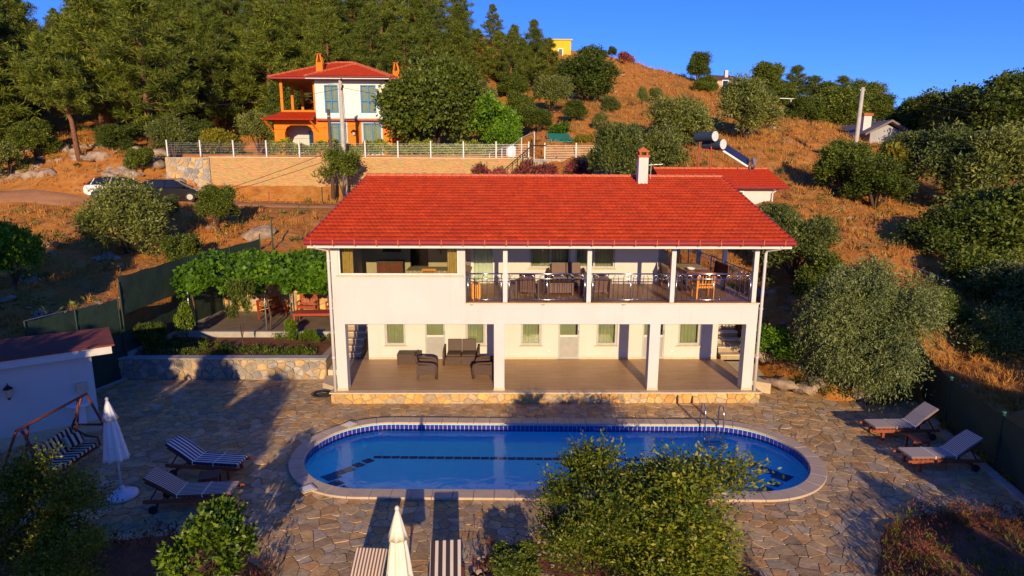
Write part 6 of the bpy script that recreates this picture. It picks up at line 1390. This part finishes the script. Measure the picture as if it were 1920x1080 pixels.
# ---- named trees and bushes, placed where they stand in the picture
NT = [('walnut', 'large round dark green tree right of the orange house', 815, 122, 55, 185, 'tree'), ('vivid', 'bright green leafy tree right of the large round tree', 925, 190, 56, 85, 'tree'), ('oak1', 'small dark tree behind the pipe frame on the terrace', 975, 178, 60, 65, 'tree'),
      ('oak0', 'big dark round tree below the yellow house', 1095, 98, 76, 105, 'tree'), ('olive0', 'pale olive tree left of the big dark round tree', 1035, 145, 66, 68, 'tree'), ('oak2', 'small dark bush below the big dark round tree', 1075, 190, 60, 48, 'shrub'), ('olive1', 'small olive shrub on the orange slope right of the green shelter', 1124, 215, 57, 30, 'shrub'), ('olive2', 'small olive tree right of the big dark round tree', 1142, 182, 68, 38, 'tree'),
      ('olive0', 'dense olive tree behind the villa roof left of the chimney', 1160, 238, 41, 110, 'tree'), ('olive1', 'dense olive tree behind the villa chimney', 1243, 258, 41, 100, 'tree'), ('olive2', 'round olive tree on the slope above the solar heater', 1277, 186, 53, 112, 'tree'), ('olive1', 'large olive tree with dark trunk in the middle of the orange slope', 1405, 163, 57, 112, 'tree'),
      ('oak1', 'lone tree on the skyline left of the hill house', 1311, 100, 98, 46, 'tree'), ('oak0', 'bush just below the lone skyline tree', 1327, 146, 90, 42, 'shrub'), ('olive0', 'bush directly under the hill house', 1372, 158, 88, 36, 'shrub'), ('oak2', 'dark tree on the skyline right of the hill house', 1438, 120, 92, 68, 'tree'),
      ('pine1', 'dark pine on the skyline behind the slim pole, leftmost of its row', 1492, 128, 92, 62, 'tree'), ('pine2', 'dark pine on the skyline, second of the row left of the slim pole', 1530, 146, 90, 60, 'tree'), ('oak0', 'dark tree in front of the skyline pines left of the slim pole', 1560, 172, 76, 100, 'tree'), ('pine3', 'dark pine on the skyline just left of the slim pole', 1580, 146, 88, 62, 'tree'), ('oak1', 'dark tree directly behind the slim pole', 1625, 155, 84, 70, 'tree'), ('oak2', 'dark low tree left of the grey roofed house', 1508, 182, 74, 60, 'tree'),
      ('oak1', 'dark tree on the skyline between the hill house trees and the pines', 1468, 160, 88, 62, 'tree'), ('oak2', 'dark tree in the middle of the skyline row left of the slim pole', 1545, 158, 83, 72, 'tree'), ('oak0', 'dark tree low in the skyline row beside the slim pole', 1598, 172, 78, 70, 'tree'), ('oak1', 'dark tree on the skyline right of the slim pole', 1655, 182, 78, 62, 'tree'),
      ('oak0', 'rounded dark bush at the foot of the slim pole', 1590, 272, 41, 120, 'shrub'), ('yellowish', 'yellow green bush in front of the grey roofed house', 1672, 268, 42.5, 90, 'shrub'), ('oak2', 'rounded dark bush right of the bush at the slim pole', 1650, 300, 39, 120, 'shrub'), ('olive0', 'grey olive tree hiding the grey roofed house from below', 1722, 252, 43, 120, 'tree'),
      ('oak1', 'dark tree on the skyline at the right behind the olive', 1712, 188, 66, 90, 'tree'), ('oak2', 'tall dark tree near the right edge on the skyline', 1795, 168, 58, 130, 'tree'), ('oak0', 'broad dark tree touching the right edge on the skyline', 1880, 152, 54, 160, 'tree'), ('olive1', 'grey olive tree on the right slope below the skyline trees', 1800, 262, 40, 150, 'tree'), ('olive2', 'grey olive tree at the right edge above the dark thicket', 1890, 245, 38, 160, 'tree'),
      ('oak0', 'dark thicket tree on the right slope, left one of the thicket', 1795, 395, 29.5, 150, 'tree'), ('oak1', 'dark thicket tree at the right edge, upper one', 1895, 355, 29, 190, 'tree'), ('oak2', 'dark thicket tree on the right slope above the netted fence', 1840, 470, 26, 150, 'tree'), ('olive0', 'grey green thicket tree at the right edge above the netted fence', 1905, 500, 23.5, 150, 'tree'),
      ('oak1', 'dark thicket tree low on the right slope above the fence corner', 1765, 545, 23.5, 110, 'tree'), ('olive1', 'grey green thicket tree low at the right edge of the slope', 1880, 600, 21.5, 130, 'tree'),
      ('olive2', 'dark olive behind the silver tree beside the villa', 1500, 408, 27.5, 130, 'tree'), ('olive0', 'dark olive beside the annex wall', 1452, 385, 31, 85, 'tree'), ('oak1', 'dark bush between the silver tree and the dry slope', 1555, 480, 25, 110, 'shrub'),
      ('olive1', 'bushy olive on the dry slope in front of the white car', 232, 362, 32, 145, 'tree'), ('oak2', 'dark bush on the dry slope right of the bushy olive', 402, 350, 36, 78, 'shrub'), ('olive2', 'small bush in front of the black hatchback', 318, 368, 38.5, 36, 'shrub'), ('bush0', 'dark bush at the foot of the slope between olive and pergola', 340, 440, 31, 75, 'shrub'), ('vivid', 'leafy green tree at the left edge above the shed', 12, 425, 25, 95, 'tree'), ('bush1', 'small grey bush at the left edge on the bank', 8, 270, 46.5, 75, 'shrub'), ('bush0', 'dark bush on the rocky bank above the black hatchback', 262, 278, 47.6, 50, 'shrub'),
      ('young', 'young tree with upright branches in front of the beige wall', 640, 286, 45.6, 92, 'tree'), ('yellowish', 'yellow green bush behind the fence on the grey stone wall', 412, 240, 50, 72, 'shrub'), ('olive0', 'olive tree left of the orange house behind the fence', 480, 215, 57, 75, 'tree'), ('oak1', 'dark tree behind the left corner of the orange house', 530, 165, 63, 70, 'tree'),
      ('vivid', 'bright green shrub behind the stair on the terrace', 945, 232, 54, 62, 'shrub'), ('oak2', 'dark shrub in front of the pale olive on the hill', 1012, 205, 58, 48, 'shrub'), ('vivid', 'bright green shrub below the pale olive on the hill', 1050, 232, 55, 44, 'shrub'), ('yellowish', 'yellow green shrub beside the green shelter', 1092, 250, 52, 46, 'shrub'), ('olive2', 'grey olive shrub on the hill above the large round tree', 888, 150, 68, 60, 'shrub'), ('olive0', 'small olive below the pines right of the large round tree', 905, 165, 66, 60, 'tree'), ('oak1', 'dark shrub at the forest edge above the terrace', 960, 140, 74, 60, 'shrub'), ('oak0', 'dark shrub at the forest edge beside the leaning pine', 60, 232, 49, 80, 'shrub'), ('oak2', 'dark shrub at the forest edge right of the leaning pine', 215, 236, 50.5, 70, 'shrub'), ('olive1', 'grey olive shrub at the forest edge above the stone wall', 320, 232, 51, 75, 'shrub'), ('oak1', 'round shrub at the forest edge left of the yellow green bush', 370, 225, 53, 60, 'shrub'),
      ('oleander', 'magenta flowering bush on the skyline', 1172, 99, 103, 32, 'shrub'), ('oak0', 'small dark tree on the skyline left of the magenta bush', 1148, 88, 103, 17, 'tree'), ('oak1', 'low dark bush on the skyline right of the big round tree', 1125, 94, 102, 26, 'shrub'),
      ('olive2', 'small grey bush in the middle of the orange slope', 1230, 165, 78, 24, 'shrub'), ('olive1', 'small bush on the upper orange slope', 1205, 168, 72, 20, 'shrub')]
for i, (k_, lb, px, pt, Y, w, cat) in enumerate(NT): plant_px(k_, lb, px, pt, Y, w, None, cat, i*1.7)
for i, (px, pt, w) in enumerate(((905, 312, 34), (938, 318, 30), (985, 306, 40), (1018, 310, 44), (1082, 302, 40))): plant_px('oleander', 'pink flowering oleander behind the villa ridge, %s from the left' % ('first', 'second', 'third', 'fourth', 'fifth')[i], px, pt, 46.3, w*1.25, 'oleanders behind the villa ridge', 'shrub', i*1.1, 'oleander')
plant('silver', 'silvery drooping tree beside the patio right of the villa', 12.15, 19.75, 4.9, 2.1, None, 'tree', .4, .05)
plant('vivid', 'bright green shrub beside the right corner of the porch', 10.25, 21.6, 1.75, .95, None, 'shrub', 1.0, .35)
plant('shrub', 'large glossy shrub in front of the pool, right and tallest of the group', 3.6, 10.3, 2.75, 1.55, 'shrubs in front of the pool', 'shrub', .5, .05); plant('shrub2', 'large glossy shrub in front of the pool, left one of the group', 1.75, 10.3, 2.55, 1.2, 'shrubs in front of the pool', 'shrub', 2.1, .05); plant('shrub', 'lower glossy shrub at the bottom edge between the two tall ones', 2.7, 9.5, 1.8, 1.3, 'shrubs in front of the pool', 'shrub', 4.0, .05)
plant('bush0', 'low dark bush over the pebbles left of the glossy shrubs', .25, 10.3, .6, .6, None, 'shrub', 1.2, .05)
plant('shrub2', 'glossy dark shrub in the lower left corner in front of the swing seat', -8.5, 10.3, 2.5, 1.0, None, 'shrub', 3.3, .05); plant('shrub', 'lower glossy shrub at the bottom left edge', -7.6, 9.5, 1.6, .8, None, 'shrub', 1.1, .05)
plant('lemon', 'bright green lemon bush in the lower left planting bed', -5.25, 9.85, 1.5, .85, None, 'shrub', .6, .08); plant('lemon', 'bright green seedling in the lower right planting bed', 11.6, 10.9, 1.0, .5, None, 'shrub', 2.6, .08)
plant('young', 'slender young tree in the raised garden bed', -10.6, 23.6, 2.7, .55, None, 'tree', .3, .72); plant('lemon', 'small bright plant beside the terrace kerb', -9.0, 24.7, .8, .35, None, 'shrub', 1.3, .72); plant('lemon', 'small bright plant near the right end of the raised bed', -7.9, 23.9, .6, .35, None, 'shrub', 2.3, .72)
plant('bush0', 'dark shrub against the lower netted fence', -13.9, 22.9, 1.25, .6, None, 'shrub', .8, .7); plant('lemon', 'pale sapling against the netted fence left of the pergola', -13.2, 24.3, 1.5, .4, None, 'shrub', .8, .72)
# trees behind and beside the camera that shade the left of the patio (outside the picture)
SG = 'shade trees in the lower garden'
for i, (x, y_, h, r) in enumerate(((-6.6, 1.2, 5.6, 1.15), (-9.2, 2.6, 6.2, 1.6), (-12.4, 3.4, 6.8, 2.1), (-15.6, 4.6, 6.8, 2.4), (-19.5, 7.5, 6.2, 2.4), (-24, 11, 7.5, 2.8), (-17.6, 11, 7.6, 1.5), (-20.5, 12.5, 8, 1.8), (-29, 15, 7.5, 3))): plant('oak%d' % (i % 3), 'tall shade tree left of the camera in the lower garden', x, y_, h, r, SG, 'tree', i*1.3)
for i, (x, y_, h, r) in enumerate(((13.4, 7.0, 2.5, 1.2), (10.4, 6.0, 1.9, .7), (8.7, 4.4, 1.8, .7), (16.2, 9, 3.2, 1.5), (21, 12, 5, 2.4))): plant('olive%d' % (i % 3), 'small shade tree right of the camera in the lower garden', x, y_, h, r, SG, 'tree', i*1.3)
# ---- grape vine over the pergola
g = np.random.RandomState(9); n = 15000
X = g.uniform(-14.0, -5.75, n); Yv = g.uniform(25.2, 29.0, n); Z = 3.42+.38*np.abs(np.sin(X*1.3+Yv*.7))*g.uniform(.2, 1, n)+g.uniform(-.12, .22, n)+.25*(Yv-25)/4
ed = g.uniform(0, 1, n) < .40; dz = np.where(np.sin(X*2.1)+.6*np.sin(X*5.3+1) > -.2, 1.0, .35); Yv = np.where(ed, 25.25+g.uniform(-.25, .3, n), Yv); Z = np.where(ed, 3.45-g.uniform(0, 1, n)**1.3*(.75*dz+.55*np.exp(-((X+13.3)/.7)**2)), Z)
gap = (np.sin(X*3.7+1.2*Yv)+np.sin(Yv*4.1-X*1.1)) > -1.25; P = np.stack([X, Yv, Z], -1)[gap]
V, F = leaf_geo(P, np.stack([g.normal(size=len(P))*.6, -.5+g.normal(size=len(P))*.5, -.35+g.normal(size=len(P))*.4], -1), .19, .95, g)
vt = thing('grape_vine', 'bright green grape vine spreading over the pergola', 'vine', (-13.6, 25.6, .75)); o = bpy.data.objects.new('foliage', np_mesh('foliage', V-np.array([-13.6, 25.6, .75]), F, 'leaf_vine')); link(o, vt)
for x, y_, k_ in ((-13.55, 25.75, 0), (-10.25, 25.6, 1), (-7.6, 25.6, 2), (-7.7, 28.4, 3)): MB().tube([(x, y_, .7), (x+.08, y_, 1.5), (x-.06, y_+.05, 2.4), (x+.1, y_+.1, 3.4)], [.045, .04, .035, .025], 7).build('stem', 'bark', vt, world=True, smooth=True)
# ---- hedge along the terrace
g = np.random.RandomState(19); n = 9000; X = g.uniform(-18.8, -.5, n); Yv = 48.9+g.uniform(0, 1.0, n); Z = 8.95+g.uniform(0, 1, n)**.6*(1.0+.25*np.sin(X*1.7)+.15*np.sin(X*5))
V, F = leaf_geo(np.stack([X, Yv, Z], -1), g.normal(size=(n, 3))+np.array([0, -.3, .6]), .24, .4, g); o = bpy.data.objects.new('hedge', np_mesh('hedge', V, F, 'leaf_hedge')); link(o); tag(o, 'long yellow green hedge behind the white fence of the orange house', 'hedge')
# ---- dry grass on the slopes
g = np.random.RandomState(29); N = 60000
Yg = 17+(g.uniform(0, 1, N)**1.5)*88; Xg = Yg*g.uniform(-.92, .98, N); clump = np.sin(Xg*.55+Yg*.3)+np.sin(Yg*.8-Xg*.23)+np.sin(Xg*1.9+2)*.5+g.normal(size=N)*.9
m = ~inside(Xg, Yg, SITE) & ~inside(Xg, Yg, TERR) & ~((Yg > 42.6) & (Yg < 45.0) & (Xg < -4)) & ((clump > -.2) | (Xg > 12)) & ~((Xg > 9.6) & (Xg < 17) & (Yg > 35.5) & (Yg < 42)) & ~((Xg > -15.6) & (Xg < -12) & (Yg < 34)) & ~((Xg > -12) & (Xg < -5.2) & (Yg < 30.2)); Xg, Yg = Xg[m], Yg[m]; Zg = hgt(Xg, Yg)
nb = 5; k = len(Xg); sc = (.15+.17*g.uniform(size=k)**1.5)*(.75+Yg/80)*np.where((Xg > 9) & (Xg < 15.5) & (Yg < 28), .5, 1.0); B = np.repeat(np.stack([Xg, Yg, Zg-.03], -1), nb, 0); S = np.repeat(sc, nb)[:, None]
B[:, :2] += g.normal(size=(len(B), 2))*.12*S*2; T = B+np.stack([g.normal(size=len(B))*.35, g.normal(size=len(B))*.35, g.uniform(.6, 1.25, len(B))], -1)*S; w = unit(np.stack([g.normal(size=len(B)), g.normal(size=len(B))*.4, 0*g.normal(size=len(B))], -1))*S*.075
V = np.stack([B-w, B+w, T], 1).reshape(-1, 3); F = np.arange(len(V)).reshape(-1, 3); o = bpy.data.objects.new('dry_grass', np_mesh('dry_grass', V, F, 'grass_dry')); link(o); tag(o, 'dry golden grass covering the hillsides', 'grass', kind='stuff')
# ---- low scrub dotted over the slopes
g = np.random.RandomState(39); N = 1700; Yg = 20+(g.uniform(0, 1, N)**1.2)*82; Xg = Yg*g.uniform(-.9, .95, N); m = ~inside(Xg, Yg, SITE) & ~inside(Xg, Yg, TERR) & ~((Yg > 41.0) & (Yg < 46.5) & (Xg < -4)) & ~((Xg > 9) & (Xg < 17.5) & (Yg > 35) & (Yg < 42)) & ~((Xg > -15.8) & (Xg < -5) & (Yg < 34)) & (g.uniform(size=N) < np.where(Xg < 0, .65, .35)); Xg, Yg = Xg[m], Yg[m]; Zg = hgt(Xg, Yg); k = len(Xg); lp_ = 60
R = (.20+.40*g.uniform(size=k)**2)*(.8+Yg/90); d = sphere(g, k*lp_); d[:, 2] = np.abs(d[:, 2]); P = np.repeat(np.stack([Xg, Yg, Zg], -1), lp_, 0)+d*np.repeat(R, lp_)[:, None]*g.uniform(.4, 1, (k*lp_, 1)); V, F = leaf_geo(P, d+g.normal(size=d.shape)*.5, .16, .45, g); V = V; o = bpy.data.objects.new('low_scrub', np_mesh('low_scrub', V, F, 'leaf_olive')); link(o); tag(o, 'low grey green scrub dotted over the dry slopes', 'scrub', kind='stuff')
# ---- rubble and boulders
ic = bmesh.new(); bmesh.ops.create_icosphere(ic, subdivisions=2, radius=1.0); IV = np.array([v.co[:] for v in ic.verts]); IF = np.array([[v.index for v in f.verts] for f in ic.faces]); ic.free()
def rock_v(g, s): 
    k = 1+.30*np.sin(IV @ g.normal(size=3)*2.2+g.uniform(0, 6))+.22*np.sin(IV @ g.normal(size=3)*3.7+g.uniform(0, 6))+g.normal(size=len(IV))*.06; return IV*k[:, None]*s*np.array([1.2, 1.0, .62])*g.uniform(.8, 1.2, 3)
g = np.random.RandomState(49); VV, FF, off = [], [], 0
def add_rocks(n, fx, fy, s0, s1):
    global off
    for _ in range(n):
        x, y_ = fx(), fy(); x = x(y_) if callable(x) else x
        if bool(inside(x, y_, SITE)) or bool(inside(x, y_, TERR)) or (41 < y_ < 46.3 and x < -4): continue
        s = s0+(s1-s0)*g.uniform()**2.5; VV.append(rock_v(g, s)+np.array([x, y_, H1(x, y_)-s*.15])); FF.append(IF+off); off += len(IV)
add_rocks(90, lambda: g.uniform(-30, -15), lambda: g.uniform(19, 40), .06, .42); add_rocks(150, lambda: g.uniform(-45, -25.5), lambda: g.uniform(46.5, 52), .1, .75); add_rocks(40, lambda: g.uniform(14.5, 24), lambda: g.uniform(18, 38), .06, .3); add_rocks(40, lambda: g.uniform(5, 55), lambda: g.uniform(50, 100), .15, .7); add_rocks(35, lambda: g.uniform(9.2, 14), lambda: g.uniform(20.3, 27), .12, .5)
o = bpy.data.objects.new('rubble', np_mesh('rubble', np.concatenate(VV), np.concatenate(FF), 'limestone')); link(o); tag(o, 'pale limestone rubble scattered over the slopes', 'rubble', kind='stuff')
for i, (x, y_, s, lb) in enumerate(((10.2, 20.6, .42, 'pale boulder at the right corner of the porch'), (11.0, 20.2, .5, 'orange lit boulder left of the silver tree trunk'), (11.6, 20.4, .55, 'orange lit boulder behind the silver tree trunk'), (12.6, 19.6, .34, 'small upright boulder right of the silver tree trunk'), (-14.2, 35, .75, 'large pale boulder in the dry grass left of the villa roof'), (-20.4, 30.5, .6, 'pale boulder below the bushy olive on the left slope'))):
    me = np_mesh('boulder', rock_v(g, s), IF, 'limestone', smooth=True); o = bpy.data.objects.new('boulder', me); link(o); o.location = (x, y_, H1(x, y_)+s*.1 if i > 3 else .25); tag(o, lb, 'boulder')
# pebbles in the central bed
VV, FF, off = [], [], 0
for _ in range(140):
    x, y_ = g.uniform(-.6, 1.2), g.uniform(9.9, 11.4)
    if not bool(inside(x, y_, BED_C)): continue
    s = g.uniform(.03, .08); VV.append(rock_v(g, s)+np.array([x, y_, .09+s*.3])); FF.append(IF+off); off += len(IV)
o = bpy.data.objects.new('pebbles', np_mesh('pebbles', np.concatenate(VV), np.concatenate(FF), 'limestone', smooth=True)); link(o); tag(o, 'pale pebbles around the shrubs in front of the pool', 'pebbles', kind='stuff')
# ---- low plants in the beds
def bed_plants(name, label, poly, n, mat, h, blades, leaf, edge=None, seed=1, z=.1):
    g = np.random.RandomState(seed); xs = [p[0] for p in poly]; ys = [p[1] for p in poly]; X = g.uniform(min(xs), max(xs), n); Yp = g.uniform(min(ys), max(ys), n); m = inside(X, Yp, poly)
    if edge is not None: m &= np.array([min(seg_d((a, b), poly[i], poly[(i+1) % len(poly)]) for i in range(len(poly))) < edge for a, b in zip(X, Yp)])
    X, Yp = X[m], Yp[m]; k = len(X); B = np.repeat(np.stack([X, Yp, np.full(k, z)], -1), blades, 0); H_ = np.repeat(h*g.uniform(.5, 1.2, k), blades); t = g.uniform(.1, 1, len(B)); B += np.stack([g.normal(size=len(B))*.05, g.normal(size=len(B))*.05, H_*t], -1)
    V, F = leaf_geo(B, np.stack([g.normal(size=len(B))*.5, g.normal(size=len(B))*.5, .4+g.uniform(0, .8, len(B))], -1), leaf, .22, g); o = bpy.data.objects.new(name, np_mesh(name, V, F, mat)); link(o); tag(o, label, 'plants', kind='stuff')
bed_plants('red_flowers', 'thin red flowering plants along the edge of the right planting bed', BED_R, 1100, 'leaf_redplant', .38, 14, .075, 1.1, 2); bed_plants('bed_grass', 'green and yellow grass tufts in the right planting bed', BED_R, 170, 'grass_green', .22, 12, .15, None, 3); bed_plants('red_flowers', 'dark red plants along the edge of the left planting bed', BED_L, 800, 'leaf_redplant', .35, 16, .10, .6, 4); bed_plants('bed_plants', 'low dark plants around the glossy shrubs', BED_C, 260, 'leaf_redplant', .3, 14, .1, .6, 5)
bed_plants('garden_plants', 'low dark green creeping plants in the raised garden bed', [(-14.2, 22.4), (-7.3, 22.3), (-7.3, 23.1), (-10, 23.3), (-14.2, 24.9)], 330, 'leaf_oak', .22, 26, .14, None, 6, .7); bed_plants('garden_plants', 'bright seedlings along the terrace kerb', [(-9.8, 24.5), (-7.2, 24.4), (-7.2, 25.0), (-9.8, 25.0)], 45, 'leaf_lemon', .25, 22, .13, None, 7, .7)
bed_plants('fence_weeds', 'yellow green weeds along the foot of the right fence', [(12.9, 13), (13.75, 17.2), (14.6, 19), (14.3, 19), (13.5, 17), (12.7, 13)], 260, 'leaf_yellow', .16, 14, .12, None, 8, .03); bed_plants('ground_plants', 'low weeds along the patio edge under the silver tree', [(9.7, 21.0), (11.3, 19.6), (13.2, 19.0), (14.6, 19.6), (13, 20.2), (11, 20.8)], 320, 'grass_green', .28, 16, .16, None, 9, .1)
